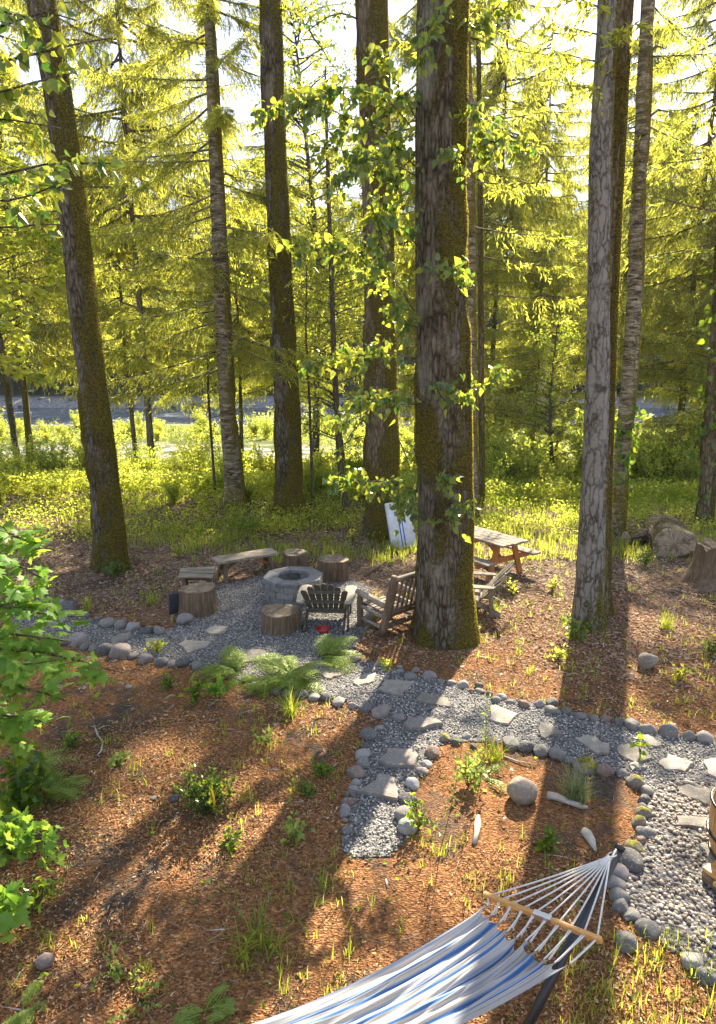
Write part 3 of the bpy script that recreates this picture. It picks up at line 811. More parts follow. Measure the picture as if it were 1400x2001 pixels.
# ---------------------------------------------------------------- fire pit and seats
def stump(name, x, y, w, h, lab, sd, mossy=False, top_off=0.0):
    """a sawn log standing on end: bark side and cut top"""
    P = at(x, y); r = w / 2 * pxm(y, P[1])
    t = thing(name, lab, 'stump', P)
    n, m = 40, 12
    ang = np.arange(n) / n * 2 * np.pi
    rg = np.random.default_rng(sd)
    zz = np.linspace(-.03, h, m)
    out = []
    prof = 1 + .10 * np.sin(ang * 2 + rg.uniform(0, 6)) * rg.uniform(.2, .9) + .06 * np.sin(ang * 3 + rg.uniform(0, 6)) + .04 * np.sin(ang * 9 + rg.uniform(0, 6))
    for z in zz:
        fl = 1 + .10 * math.exp(-z / .12)
        out.append(np.stack([P[0] + np.cos(ang) * r * prof * fl, P[1] + np.sin(ang) * r * prof * fl, np.full(n, P[2] + z) + (top_off * np.cos(ang + 1.0) if z > h * .9 else 0)], -1))
    S = np.array(out)
    nz = fbm(np.stack([np.cos(ang)[None] * 3 + 0 * zz[:, None], np.sin(ang)[None] * 3 + 0 * zz[:, None], zz[:, None] * .7 + 0 * ang[None]], -1), 2.5, sd, 3) - .5
    S[:, :, :2] = P[:2] + (S[:, :, :2] - P[:2]) * (1 + .14 * nz[:, :, None])
    ii = (np.arange(m - 1)[:, None] * n + np.arange(n)[None]); jn = np.roll(np.arange(n), -1)
    F = np.stack([ii, np.arange(m - 1)[:, None] * n + jn[None], (np.arange(m - 1)[:, None] + 1) * n + jn[None], ii + n], -1).reshape(-1, 4)
    g = Geo(); g.add(S.reshape(-1, 3), F)
    part('bark_side', g, M['wood_brown_z'], t, True)
    top = S[-1]; c = top.mean(0)
    V = np.concatenate([top, c + (top - c) * .96 + [0, 0, .008], c + (top - c) * .5 + [0, 0, .01], [c + [0, 0, .008]]])
    F4 = np.concatenate([np.stack([k * n + np.arange(n), k * n + jn, (k + 1) * n + jn, (k + 1) * n + np.arange(n)], -1) for k in (0, 1)])
    g = Geo(); g.add(V, F4); g.f.append(np.stack([2 * n + np.arange(n), 2 * n + jn, np.full(n, 3 * n)], -1))
    part('cut_top', g, M['log_end'], t, False)
    return t
stump('seat_stump', 390, 1194, 72, .42, 'tall weathered log round standing at the left edge of the gravel', 21, top_off=.025)
stump('seat_stump', 549, 1228, 72, .31, 'squat log round with a cracked rim in front of the fire pit', 22)
stump('seat_stump', 577, 1114, 48, .38, 'mossy-topped log round between the long bench and fire pit', 23)
stump('seat_stump', 652, 1131, 56, .41, 'dark mossy log round behind the fire pit on the right', 24)

FP = at(575, 1164)
pit = thing('fire_pit', 'round fire pit of stacked grey concrete blocks with octagonal cap', 'fire pit', FP)
def wedge(g, r0, r1, a0, a1, z0, z1, bev=.012):
    bm = bmesh.new()
    vs = []
    for z in (z0, z1):
        for r, a in ((r0, a0), (r1, a0), (r1, a1), (r0, a1)):
            vs.append(bm.verts.new((FP[0] + r * math.cos(a), FP[1] + r * math.sin(a), FP[2] + z)))
    for f in ((3, 2, 1, 0), (4, 5, 6, 7), (0, 1, 5, 4), (1, 2, 6, 5), (2, 3, 7, 6), (3, 0, 4, 7)):
        bm.faces.new([vs[i] for i in f])
    bmesh.ops.bevel(bm, geom=bm.edges[:], offset=bev, segments=2, affect='EDGES', profile=.6)
    bmesh.ops.triangulate(bm, faces=bm.faces[:])
    bm.verts.index_update()
    V = np.array([v.co[:] for v in bm.verts]); F = np.array([[v.index for v in f.verts] for f in bm.faces]); bm.free()
    V += (fbm(V, 16, 6, 2)[:, None] - .5) * .010
    g.add(V, F)
RO, RI, NB = .53, .31, 10
for lev in range(3):
    z0 = lev * .108
    for k in range(NB):
        a0 = (k + .5 * (lev % 2) + .13) / NB * 2 * math.pi; a1 = a0 + 2 * math.pi / NB
        g = Geo(); j = random.uniform(-.008, .008)
        wedge(g, RI + .02 + j, RO + j, a0 + .008, a1 - .008, z0, z0 + .105)
        part('wall_block', g, M['block'], pit, False)
for k in range(8):
    a0 = (k + .35) / 8 * 2 * math.pi; a1 = a0 + 2 * math.pi / 8
    g = Geo(); wedge(g, RI - .01, RO + .015, a0 + .006, a1 - .006, .327, .395)
    part('cap_block', g, M['block'], pit, False)
g = Geo(); tube(g, [FP + [0, 0, .01], FP + [0, 0, .10]], RI + .01, 24)
part('ash_bed', g, M['ash'], pit, False)

# long plank bench
def quad_plank(g, c4, th, n=6, wob=.012, sd=1):
    """slab from four top corners (far-left, near-left, near-right, far-right)"""
    fl, nl, nr, fr = [np.asarray(c, float) for c in c4]
    ax = (nr - nl) / np.linalg.norm(nr - nl); s = np.cross([0, 0, 1], ax); s /= np.linalg.norm(s)
    L = (np.linalg.norm(nr - nl) + np.linalg.norm(fr - fl)) / 2; W = abs(np.dot(fl - nl, s)); c = (fl + nl + nr + fr) / 4
    V, F = boxv((0, 0, 0), (L, W, th), None, .012)
    V = V @ np.array([ax, s, np.cross(ax, s)]) + c - [0, 0, th / 2]
    V += (fbm(V + sd, 5, sd, 2)[:, None] - .5) * wob
    g.add(V, F); return ax, s, c, L, W
B = [at(405, 1090, .45), at(436, 1098, .45), at(552, 1079, .45), at(523, 1070, .45)]
bc = np.mean(B, 0); bc[2] = tz1(bc[0], bc[1])
bench = thing('plank_bench', 'long grey plank bench with splayed legs behind the fire pit', 'bench', bc)
g = Geo(); ax, s, c, L, W = quad_plank(g, B, .055)
part('seat', g, M['wood_grey_x'], bench, False)
for e in (-1, 1):
    for q in (-1, 1):
        top = c + ax * e * L * .36 + s * q * W * .22 - [0, 0, .06]
        foot = c + ax * e * L * .40 + s * q * W * .52; foot[2] = tz1(foot[0], foot[1]) - .02
        g = Geo(); beam(g, top, foot, .085, .07, ax); part('leg', g, M['wood_brown_z'], bench, False)
    mid = c + ax * e * L * .385; mid[2] = bc[2] + .16
    g = Geo(); beam(g, mid - s * W * .36, mid + s * W * .36, .04, .06); part('stretcher', g, M['wood_brown_y'], bench, False)
    g = Geo(); beam(g, mid + [0, 0, .01], c + ax * e * L * .10 - [0, 0, .065], .05, .05); part('brace', g, M['wood_orange_x'] if e > 0 else M['wood_brown_x'], bench, False)

B = [at(353, 1110, .42), at(348, 1127, .42), at(417, 1127, .42), at(421, 1106, .42)]
bc = np.mean(B, 0); bc[2] = tz1(bc[0], bc[1])
bench2 = thing('low_bench', 'short low bench of grey boards behind the tall log round', 'bench', bc)
fl, nl, nr, fr = B
for k in range(3):
    a, b = k / 3 + .012, (k + 1) / 3 - .012
    q = [nl + (fl - nl) * b, nl + (fl - nl) * a, nr + (fr - nr) * a, nr + (fr - nr) * b]
    g = Geo(); ax, s, c, L, W = quad_plank(g, q, .04, sd=k + 3); part('seat_board', g, M['wood_grey_x'], bench2, False)
for e in (-1, 1):
    p = bc + ax * e * L * .34
    g = Geo(); box(g, p + [0, 0, .18], (.07, .30, .40), np.array([ax, s, [0, 0, 1]]), .01); part('leg', g, M['wood_brown_z'], bench2, False)
g = Geo(); beam(g, bc + [0, 0, .30] - ax * L * .34, bc + [0, 0, .30] + ax * L * .34, .05, .09); part('stretcher', g, M['wood_brown_x'], bench2, False)

P = at(345, 1197)
g = Geo(); V, F = boxv((0, 0, 0), (.05, .26, .40), None, .012)
V[:, 0] += (V[:, 2] + .2) * .25; V += (fbm(V, 7, 4, 2)[:, None] - .5) * .02
g.add(V @ rotz(-1.0) + P + [0, 0, .19], F)
solo('slate_slab', g, M['slate'], P, 'dark grey slate slab leaning against the tall log round', 'slab', smooth=False)

# ---------------------------------------------------------------- slatted garden chairs with fan backs
def fan_chair(name, lab, loc, rz, mb, ma, sc=1.0, fan=True, nsl=7, zs=1.0, rec=.36):
    """faces local +y; seen from any side"""
    t = thing(name, lab, 'chair', loc)
    A = np.diag([1, 1, zs]) @ rotz(rz) * sc; P0 = np.asarray(loc, float)
    W = lambda p: np.asarray(p, float) @ A + P0
    def bar(nm, a, b, w, h, mat, up=(0, 0, 1)):
        g = Geo(); beam(g, W(a), W(b), w * sc, h * sc, np.asarray(up, float) @ rotz(rz), .008); part(nm, g, mat, t, False)
    for k in range(nsl):                                   # back slats, fanned, round-headed
        u = (k - (nsl - 1) / 2) / ((nsl - 1) / 2)
        top = .95 - .15 * u * u
        wb, wt = (.50 / nsl * .86, .74 / nsl * .88) if fan else (.52 / nsl * .86,) * 2
        xb, xt = u * .21, u * (.31 if fan else .22)
        a = np.array([xb, -.05, .24]); b = np.array([xt, -rec + .03 * u * u, top])
        d = (b - a) / np.linalg.norm(b - a); nrm = np.cross([1, 0, 0], d); th = .018
        prof = [(-wb / 2, 0), (wb / 2, 0), (wt / 2, .93), (wt / 3.2, .985), (0, 1.0), (-wt / 3.2, .985), (-wt / 2, .93)]
        L = np.linalg.norm(b - a)
        V = [a + np.array([x, 0, 0]) + d * L * y + nrm * q for q in (-th / 2, th / 2) for x, y in prof]
        m = len(prof); g = Geo()
        g.add([W(v) for v in V], [[j, (j + 1) % m, m + (j + 1) % m, m + j] for j in range(m)])
        g.f.append(np.array([list(range(m))[::-1]])); g.f.append(np.array([[m + j for j in range(m)]]))
        part('back_slat', g, mb, t, False)
    for k in range(6):                                     # seat slats
        y = -.02 + k * .088
        g = Geo(); box(g, W((0, y, .275 + .105 * (k / 5) ** 1.1)), (.54 * sc, .076 * sc, .02 * sc), np.array([rotz(rz)[0], rotz(rz)[1], [0, 0, 1]]), .006)
        part('seat_slat', g, ma, t, False)
    for e in (-1, 1):
        # arm board with rounded front and tapered rear
        out = [(-.02, -.34), (.07, -.30), (.10, 0), (.105, .34), (.08, .42), (0, .45), (-.07, .42), (-.08, .30), (-.055, -.10), (-.05, -.32)]
        m = len(out); g = Geo()
        V = [W((e * (.345 + x), y, z)) for z in (.545, .570) for x, y in out]
        g.add(V, [[j, (j + 1) % m, m + (j + 1) % m, m + j] if e > 0 else [m + j, m + (j + 1) % m, (j + 1) % m, j] for j in range(m)])
        lo, hi = list(range(m)), [m + j for j in range(m)]
        g.f.append(np.array([lo[::-1] if e > 0 else lo])); g.f.append(np.array([hi if e > 0 else hi[::-1]]))
        part('armrest', g, ma, t, False)
        bar('leg', (e * .34, .40, .545), (e * .34, .42, 0), .10, .03, mb, (1, 0, 0))
        bar('leg', (e * .35, -.24, .545), (e * .35, -.30, 0), .075, .03, mb, (1, 0, 0))
        # curved side rail that becomes the trailing foot
        g = Geo(); pts = [(.42, .34), (.25, .33), (0, .25), (-.22, .15), (-.42, .03)]
        for q0, q1 in zip(pts, pts[1:]): beam(g, W((e * .29, q0[0] + .01, q0[1])), W((e * .29, q1[0] - .01, q1[1])), .03 * sc, .10 * sc)
        part('side_rail', g, mb, t, False)
    bar('back_rail', (-.30, -.10, .30), (.30, -.10, .30), .03, .07, mb)
    ys = lambda z: -.05 - (rec - .05) * (z - .24) / .71 - .03
    bar('back_rail', (-.36, ys(.525), .525), (.36, ys(.525), .525), .03, .05, mb)
    bar('back_rail', (-.24, ys(.76), .76), (.24, ys(.76), .76), .025, .05, mb)
    return t
fan_chair('garden_chair', 'dark slatted garden chair with pale arms, its back to the viewer', at(639, 1217), -.06, M['plastic_dark'], M['plastic_pale'], 1.06, zs=.80)
fan_chair('garden_chair', 'weathered tan slatted chair half hidden behind the giant mossy trunk', at(928, 1190), 1.35, M['wood_grey_y'], M['wood_grey_x'], 1.0, zs=.95, rec=.60)
P = at(632, 1235)
g = Geo(); ang = np.arange(20) / 20 * 2 * np.pi
rr = [(.0, .0), (.07, 0), (.10, .03), (.105, .07), (.095, .07), (.085, .02), (0, .012)]
S = np.array([[[P[0] + r * math.cos(a), P[1] + r * math.sin(a), P[2] + z] for a in ang] for r, z in rr]).reshape(-1, 3)
ii = np.arange(6)[:, None] * 20 + np.arange(20)[None]; jn = np.arange(6)[:, None] * 20 + np.roll(np.arange(20), -1)[None]
g.add(S, np.stack([ii, jn, jn + 20, ii + 20], -1).reshape(-1, 4))
solo('red_bowl', g, M['red'], P, 'red bowl on the gravel under the dark garden chair', 'bowl')

# rustic log armchair
P0, P1 = at(746, 1243), at(713, 1228)
fw = P1 - P0; fw[2] = 0; dep = np.linalg.norm(fw); fw /= dep
ax = np.array([fw[1], -fw[0], 0]); dep = .50; WCH = .72
chair = thing('log_armchair', 'rustic armchair of peeled logs turned away beside the giant trunk', 'chair', P0)
def log(nm, a, b, r0, r1=None, mat=None, n=12, par=chair, wob=.008):
    a = np.asarray(a, float); b = np.asarray(b, float); r1 = r0 if r1 is None else r1
    t = np.linspace(0, 1, 8)[:, None]; pts = a + (b - a) * t
    pts = pts + (np.stack([vnoise(pts, 3, 1), vnoise(pts, 3, 2), vnoise(pts, 3, 3)], -1) - .5) * wob * 2
    rad = r0 + (r1 - r0) * t[:, 0]; rad[0] *= .88; rad[-1] *= .86
    g = Geo(); tube(g, pts, rad, n); return part(nm, g, mat or M['wood_brown_z'], par, True)
Z = np.array([0, 0, 1.0])
for e in (0, 1):
    o = P0 + ax * WCH * e; o[2] = tz1(o[0], o[1])
    log('post', o - Z * .02, o - fw * .27 + Z * 1.04, .062, .055)
    log('front_post', o + fw * dep - Z * .02, o + fw * dep + Z * .56, .050, .048)
    log('armrest', o + fw * (dep + .07) + Z * .585, o - fw * .10 + Z * .52, .048, .052, M['wood_grey_y'])
    log('side_rail', o + fw * dep + Z * .16, o + Z * .14, .026, .026, M['wood_grey_y'])
    log('side_rail', o + fw * dep + Z * .36, o - fw * .06 + Z * .33, .032, .032, M['wood_grey_y'])
bk = lambda u, z: P0 + ax * WCH * u - fw * .27 * z / 1.04 + Z * z
log('top_rail', bk(0, .97), bk(1, .97), .040, .040, M['wood_grey_x'])
log('lower_rail', bk(0, .42), bk(1, .42), .036, .036, M['wood_brown_x'])
for k in range(6):
    u = (k + 1) / 7; log('spindle', bk(u, .42), bk(u, .97), .020, .018, n=8)
for zf, off in ((.33, 0), (.16, 0)):
    log('seat_rail', P0 - fw * .05 + Z * zf, P0 - fw * .05 + ax * WCH + Z * zf, .040, .040, M['wood_brown_x'])
log('seat_rail', P0 + fw * dep + Z * .36, P0 + fw * dep + ax * WCH + Z * .36, .040, .040, M['wood_brown_x'])
for k in range(6):
    u = -.02 + k * .088
    a = P0 + fw * u + Z * (.385 + .03 * k / 5) + ax * .03
    g = Geo(); beam(g, a, a + ax * (WCH - .06), .074, .022); part('seat_slat', g, M['wood_grey_x'], chair, False)

# picnic table
nr, fr = at(984, 1069, .74), at(1038, 1056, .74)
sv = fr - nr; sv[2] = 0; TW = min(max(np.linalg.norm(sv), .66), .74); sv /= np.linalg.norm(sv)
lv = np.array([sv[1], -sv[0], 0]); lv = lv if lv[0] < 0 else -lv
TL = 1.85; mid = nr + sv * TW / 2 + lv * TL / 2; tb = np.array([mid[0], mid[1], tz1(mid[0], mid[1])])
table = thing('picnic_table', 'weathered picnic table with orange-brown legs behind the giant trunk', 'table', tb)
axs = np.array([lv, sv, [0, 0, 1]])
for k in range(5):
    y = (k - 2) * TW / 5
    g = Geo(); box(g, tb + sv * y + Z * .735 + lv * random.uniform(-.015, .015), (TL, TW / 5 - .012, .04), axs, .008); part('top_board', g, M['wood_grey_x'], table, False)
for e in (-1, 1):
    g = Geo(); box(g, tb + sv * e * (TW / 2 + .28) + Z * .43, (TL, .25, .04), axs, .008); part('bench_board', g, M['wood_grey_x'], table, False)
for e in (-1, 1):
    o = tb + lv * e * TL * .36
    for q in (-1, 1):
        g = Geo(); beam(g, o + sv * q * .22 + Z * .71, o + sv * q * (TW / 2 + .10) - Z * .01, .045, .13, sv); part('leg', g, M['wood_orange_z'], table, False)
    g = Geo(); beam(g, o - sv * (TW / 2 + .40) + Z * .36 + lv * .05, o + sv * (TW / 2 + .40) + Z * .36 + lv * .05, .045, .12); part('crossbar', g, M['wood_orange_y'], table, False)
    g = Geo(); beam(g, o - sv * TW * .44 + Z * .665 + lv * .05, o + sv * TW * .44 + Z * .665 + lv * .05, .045, .08); part('crossbar', g, M['wood_orange_y'], table, False)
    g = Geo(); beam(g, o + Z * .36 - lv * e * .0 + lv * .1 * -e, tb + Z * .68 - lv * e * -.12, .045, .08); part('brace', g, M['wood_orange_x'], table, False)

# bean bag toss board leaning on a trunk
Bc = at(791, 1070); up = np.array([-.155, .30, .95]); up /= np.linalg.norm(up)
rt = np.array([1, .10, 0.0]); rt -= up * np.dot(rt, up); rt /= np.linalg.norm(rt); nm = np.cross(rt, up); nm = nm if nm[1] < 0 else -nm
bw, bh = .56, 1.06
bag = thing('toss_board', 'white bean bag toss board with blue stripes leaning on a mossy trunk', 'game board', Bc)
BP = lambda x, y, z=0: Bc + rt * x + up * y + nm * z
hc, hr, m = bh * .78, .085, 40
def ring_face(g, outer, inner, z, flip=False):
    V = [BP(*p, z) for p in outer] + [BP(*p, z) for p in inner]; k = len(outer)
    F = [[j, (j + 1) % k, k + (j + 1) % k, k + j] for j in range(k)]
    g.add(V, np.array(F)[:, ::-1] if flip else F)
ang = np.arange(m) / m * 2 * np.pi
circ = [(hr * math.cos(a), hc + hr * math.sin(a)) for a in ang]
def rect_pt(a):
    dx, dy = math.cos(a), math.sin(a)
    k = min((bw / 2) / abs(dx) if abs(dx) > 1e-6 else 9, ((bh - hc) if dy > 0 else hc) / abs(dy) if abs(dy) > 1e-6 else 9)
    return (dx * k, hc + dy * k)
corners = [math.atan2(y - hc, x) % (2 * math.pi) for x, y in ((bw / 2, bh), (-bw / 2, bh), (-bw / 2, 0), (bw / 2, 0))]
aa = np.array(sorted(set(list(ang) + corners))); circ2 = [(hr * math.cos(a), hc + hr * math.sin(a)) for a in aa]
rect = [rect_pt(a) for a in aa]
g = Geo(); ring_face(g, rect, circ2, .012); ring_face(g, rect, circ2, -.006, True)
part('board', g, M['white_paint'], bag, False)
g = Geo()
for a, b in (((-bw / 2, 0), (-bw / 2, bh)), ((bw / 2, 0), (bw / 2, bh)), ((-bw / 2, 0), (bw / 2, 0)), ((-bw / 2, bh), (bw / 2, bh))):
    beam(g, BP(*a, -.045), BP(*b, -.045), .025, .075, nm)
part('frame', g, M['white_paint'], bag, False)
g = Geo(); c1 = [(1.42 * hr * math.cos(a), hc + 1.42 * hr * math.sin(a)) for a in ang]; c0 = [(1.05 * hr * math.cos(a), hc + 1.05 * hr * math.sin(a)) for a in ang]
ring_face(g, c1, c0, .015); part('hole_ring', g, M['blue_paint'], bag, False)
for x in (-.035, .035):
    g = Geo(); beam(g, BP(x, .02, .0135), BP(x, hc - 1.5 * hr, .0135), .026, .004, nm, 0); part('stripe', g, M['blue_paint'], bag, False)

# barrel and wooden step at the right edge
P = at(1458, 1692)
bar = thing('wooden_barrel', 'brown wooden barrel standing on pebbles at the right picture edge', 'barrel', P)
for k in range(18):
    a0, a1 = k / 18 * 2 * math.pi + .012, (k + 1) / 18 * 2 * math.pi - .012
    g = Geo(); zz = np.linspace(0, .84, 9); V = []
    for z in zz:
        r = .25 + .07 * math.sin(math.pi * z / .84)
        for rr_, a in ((r - .02, a0), (r, a0), (r, a1), (r - .02, a1)): V.append(P + [rr_ * math.cos(a), rr_ * math.sin(a), z])
    F = []
    for i in range(8):
        for j in range(4): F.append([i * 4 + j, i * 4 + (j + 1) % 4, i * 4 + 4 + (j + 1) % 4, i * 4 + 4 + j])
    F += [[3, 2, 1, 0], [32, 33, 34, 35]]
    g.add(V, F); part('stave', g, M['wood_varnish_z'], bar, False)
for z in (.10, .28, .56, .74):
    r = .25 + .07 * math.sin(math.pi * z / .84) + .004
    g = Geo(); q = np.arange(41) / 40 * 2 * np.pi
    tube(g, [P + [r * math.cos(a), r * math.sin(a), z] for a in q], .014, 6, False); part('hoop', g, M['black_steel'], bar)
g = Geo(); tube(g, [P + [0, 0, .70], P + [0, 0, .74]], .27, 24); part('lid', g, M['wood_grey_x'], bar, False)
P = at(1456, 1738)
stp = thing('wooden_step', 'low varnished board step on pebbles at the right picture edge', 'step', P)
for k in range(3):
    g = Geo(); box(g, P + [0, (k - 1) * .155, .12], (.62, .147, .035), rotz(.45), .008); part('tread_board', g, M['wood_varnish_x'], stp, False)
for e in (-1, 1):
    g = Geo(); box(g, P + np.array([e * .22, 0, .05]) @ rotz(.45), (.05, .42, .10), rotz(.45), .006); part('bearer', g, M['wood_brown_y'], stp, False)

# ---------------------------------------------------------------- hammock on its steel stand
TIP = at(1209, 1660, 1.10)
SL, SR = at(950, 1749, .86), at(1172, 1836, .98)
EL, ER = at(956, 1770, .84), at(1114, 1888, .92)
DL = at(475, 2003, .74) - EL; DR = at(905, 2003, .79) - ER
dirL, dirR = DL / np.linalg.norm(DL), DR / np.linalg.norm(DR)
HL = 2.05
ham = thing('hammock', 'blue and white striped canvas hammock strung from white cords', 'hammock', [EL[0], EL[1], 0])
nu, nv = 90, 150
U = np.linspace(0, 1, nu); Vv = np.linspace(0, 1, nv)
axd = (dirL + dirR) / 2; axd /= np.linalg.norm(axd)
flat_ax = np.array([axd[0], axd[1], 0]); flat_ax /= np.linalg.norm(flat_ax)
NH = 9
u, v = np.meshgrid(U, Vv, indexing='ij')
fl_ = np.array([dirL[0], dirL[1], 0]); fl_ /= np.linalg.norm(fl_); fr2 = np.array([dirR[0], dirR[1], 0]); fr2 /= np.linalg.norm(fr2)
Lpt = EL[None, None] + fl_ * (HL * u[..., None]); Rpt = ER[None, None] + fr2 * (HL * u[..., None])
zsl = (dirL[2] / np.hypot(dirL[0], dirL[1]) + dirR[2] / np.hypot(dirR[0], dirR[1])) / 2
par = 4 * u * (1 - u)
Sg = Lpt + (Rpt - Lpt) * v[..., None]
Sg[..., 2] = (EL[2] + (ER[2] - EL[2]) * v) - .14 * par - .10 * np.sin(np.pi * v) * (.35 + .65 * par)
gath = np.exp(-u / .16) + np.exp(-(1 - u) / .16)
fold = .018 * np.sin(v * 2 * np.pi * NH + 1.2 * np.sin(u * 5)) * gath + .012 * np.sin(v * 46 + u * 7) * (.35 + gath)
cre = fbm(np.stack([u * 2.2 + v * 1.4, v * 13 - u * 4.5, u * 0], -1), 1.0, 77, 3) - .5
Sg[..., 2] += fold + .075 * cre * np.sin(np.pi * np.clip(v, 0, 1)) ** .5 + .035 * np.exp(-((v - .62 + .25 * u) / .05) ** 2) * np.exp(-u / .5)
scal = (np.abs(np.sin(v * np.pi * NH)) ** .8)             # scalloped hem between the cord loops
Sg -= 0
Sg += (flat_ax * .085)[None, None] * (scal * np.exp(-u / .05))[..., None] - (flat_ax * .085)[None, None] * (scal * np.exp(-(1 - u) / .05))[..., None]
narrow = 1 - .0 * par
cen = Sg.mean(1, keepdims=True)
Sg[..., :2] = cen[..., :2] + (Sg[..., :2] - cen[..., :2]) * narrow[..., None]
g = Geo(); ii = (np.arange(nu - 1)[:, None] * nv + np.arange(nv - 1)[None]).ravel()
g.add(Sg.reshape(-1, 3), np.stack([ii, ii + 1, ii + nv + 1, ii + nv], -1))
part('canvas', g, M['fabric'], ham, True, uv=np.stack([u.ravel(), v.ravel()], -1))
def sagline(a, b, sag, n=9):
    t = np.linspace(0, 1, n)[:, None]
    return np.asarray(a) + (np.asarray(b) - a) * t - Z * (4 * t * (1 - t)) * sag
RING = TIP + (SL + SR) / 2 * 0 + (((SL + SR) / 2 - TIP) / np.linalg.norm((SL + SR) / 2 - TIP)) * .075
far = flat_ax * HL + flat_ax * .12
for endk in (0, 1):
    if endk == 0: a0, b0, rg_, hem = SL, SR, RING, Sg[0]
    else:
        a0, b0 = Lpt[-1, 0] + flat_ax * .12, Rpt[-1, 0] + flat_ax * .12; a0 = a0 + [0, 0, .03]; b0 = b0 + [0, 0, .06]
        rg_ = (a0 + b0) / 2 + flat_ax * .75 + [0, 0, .18]; hem = Sg[-1]
    g = Geo(); d = (b0 - a0) / np.linalg.norm(b0 - a0)
    beam(g, a0 - d * .015, b0 + d * .015, .042, .026, (rg_ - (a0 + b0) / 2), .009); part('spreader_bar', g, M['wood_varnish_x'], ham, False)
    bm_ = (a0 + b0) / 2 + (b0 - a0) * .03
    if endk == 0:
        g = Geo(); beam(g, bm_ - d * .055, bm_ + d * .055, .052, .034, (rg_ - (a0 + b0) / 2), .004); part('label_sleeve', g, M['steel'], ham, False)
    for k in range(NH + 1):
        f = k / NH
        onbar = a0 + (b0 - a0) * (.02 + .96 * f)
        g = Geo(); tube(g, sagline(rg_ + (onbar - rg_) * .02, onbar, .012), .0052, 6, False)
        tube(g, sagline(onbar, hem[min(nv - 1, int(round(f * (nv - 1))))] + Z * .003, .004), .006, 6, False)
        if 0 < k < NH:
            off = hem[min(nv - 1, int(round(f * (nv - 1))) + 3)]
            tube(g, sagline(onbar + d * .012, off + Z * .003, .004), .005, 6, False)
        part('cord', g, M['rope'], ham)
    g = Geo(); q = np.arange(25) / 24 * 2 * np.pi; dd = d
    e1 = (rg_ - (a0 + b0) / 2); e1 /= np.linalg.norm(e1); e2 = np.cross(e1, d)
    tube(g, [rg_ + e1 * .018 + .022 * (math.cos(a) * e1 + math.sin(a) * d) for a in q], .005, 6, False); part('ring', g, M['steel'], ham)
    g = Geo(); tube(g, [rg_ - e1 * .09, rg_ - e1 * .01], [.020, .016], 8); part('cord_binding', g, M['rope'], ham)
TIP2 = rg_ + flat_ax * .10 + Z * .03
basec = (TIP + TIP2) / 2; basec[2] = .06
stand = thing('hammock_stand', 'black steel tube hammock stand under the striped canvas', 'stand', [basec[0], basec[1], 0])
FOOT = at(1032, 2003, .30); FOOT = TIP + (FOOT - TIP) * ((TIP[2] - .06) / (TIP[2] - FOOT[2]))
FOOT2 = np.array([TIP2[0] + (TIP[0] - FOOT[0]), TIP2[1] + (TIP[1] - FOOT[1]), .06])
g = Geo(); tube(g, [FOOT, TIP], .030, 14); part('upright', g, M['black_steel'], stand)
g = Geo(); tube(g, [FOOT2, TIP2], .030, 14); part('upright', g, M['black_steel'], stand)
g = Geo(); tube(g, [FOOT, FOOT2], .030, 14); part('base_beam', g, M['black_steel'], stand)
side = np.cross(flat_ax, Z)
for f in (FOOT, FOOT2):
    g = Geo(); tube(g, [f - side * .5 - Z * .03, f + side * .5 - Z * .03], .026, 12); part('cross_foot', g, M['black_steel'], stand)
ud = (TIP - FOOT) / np.linalg.norm(TIP - FOOT)
g = Geo(); tube(g, [TIP, TIP + ud * .03], .033, 14); part('end_cap', g, M['black_steel'], stand)
g = Geo(); tube(g, [TIP + ud * -.06, RING + e1 * 0 - ((SL + SR) / 2 - TIP) / np.linalg.norm((SL + SR) / 2 - TIP) * .03], .006, 6); part('hook', g, M['steel'], stand)

# ---------------------------------------------------------------- driftwood and big logs
def stick(name, pts, r, lab, cat='driftwood', mat='driftwood', n=9, lift=.02):
    W = [at(x, y) + [0, 0, lift] for x, y in pts]
    g = Geo(); tube(g, W, r, n); V = g.v[0]
    g.v[0] = V + (np.stack([vnoise(V, 14, 1), vnoise(V, 14, 2), vnoise(V, 14, 3)], -1) - .5) * .03
    solo(name, g, M[mat], W[0], lab, cat)
stick('driftwood', [(1070, 1558), (1090, 1562), (1112, 1571), (1135, 1578), (1149, 1581)], [.045, .04, .032, .028, .018], 'bleached driftwood stick lying below the blue-green grass tuft')
stick('driftwood', [(934, 1598), (934, 1612), (931, 1630), (929, 1650)], [.02, .033, .030, .02], 'short pale driftwood piece upright in the mulch left of the hammock')
stick('driftwood', [(1141, 1626), (1150, 1636), (1156, 1648), (1164, 1666)], [.035, .045, .03, .012], 'pale driftwood chunk beside the hammock cord ring')
stick('twig', [(185, 1420), (192, 1437), (202, 1452), (196, 1470), (191, 1480)], [.006, .010, .011, .010, .007], 'thin crooked twig on the mulch below the maple', 'twig', 'driftwood', 6, .012)
stick('twig', [(985, 1480), (1010, 1490), (1037, 1497)], [.010, .008, .005], 'thin dry twig on the mulch behind the tan boulder', 'twig', 'driftwood', 6, .02)
stick('wood_sliver', [(756, 1722), (757, 1737)], [.008, .006], 'small pale wood sliver in the mulch above the hammock', 'wood chip', 'driftwood', 6, .01)
stick('fallen_branch', [(712, 1128), (735, 1112), (752, 1100)], [.025, .03, .02], 'bare pale branch on the ground between stump and toss board', 'branch', 'wood_brown_x', 8, .03)

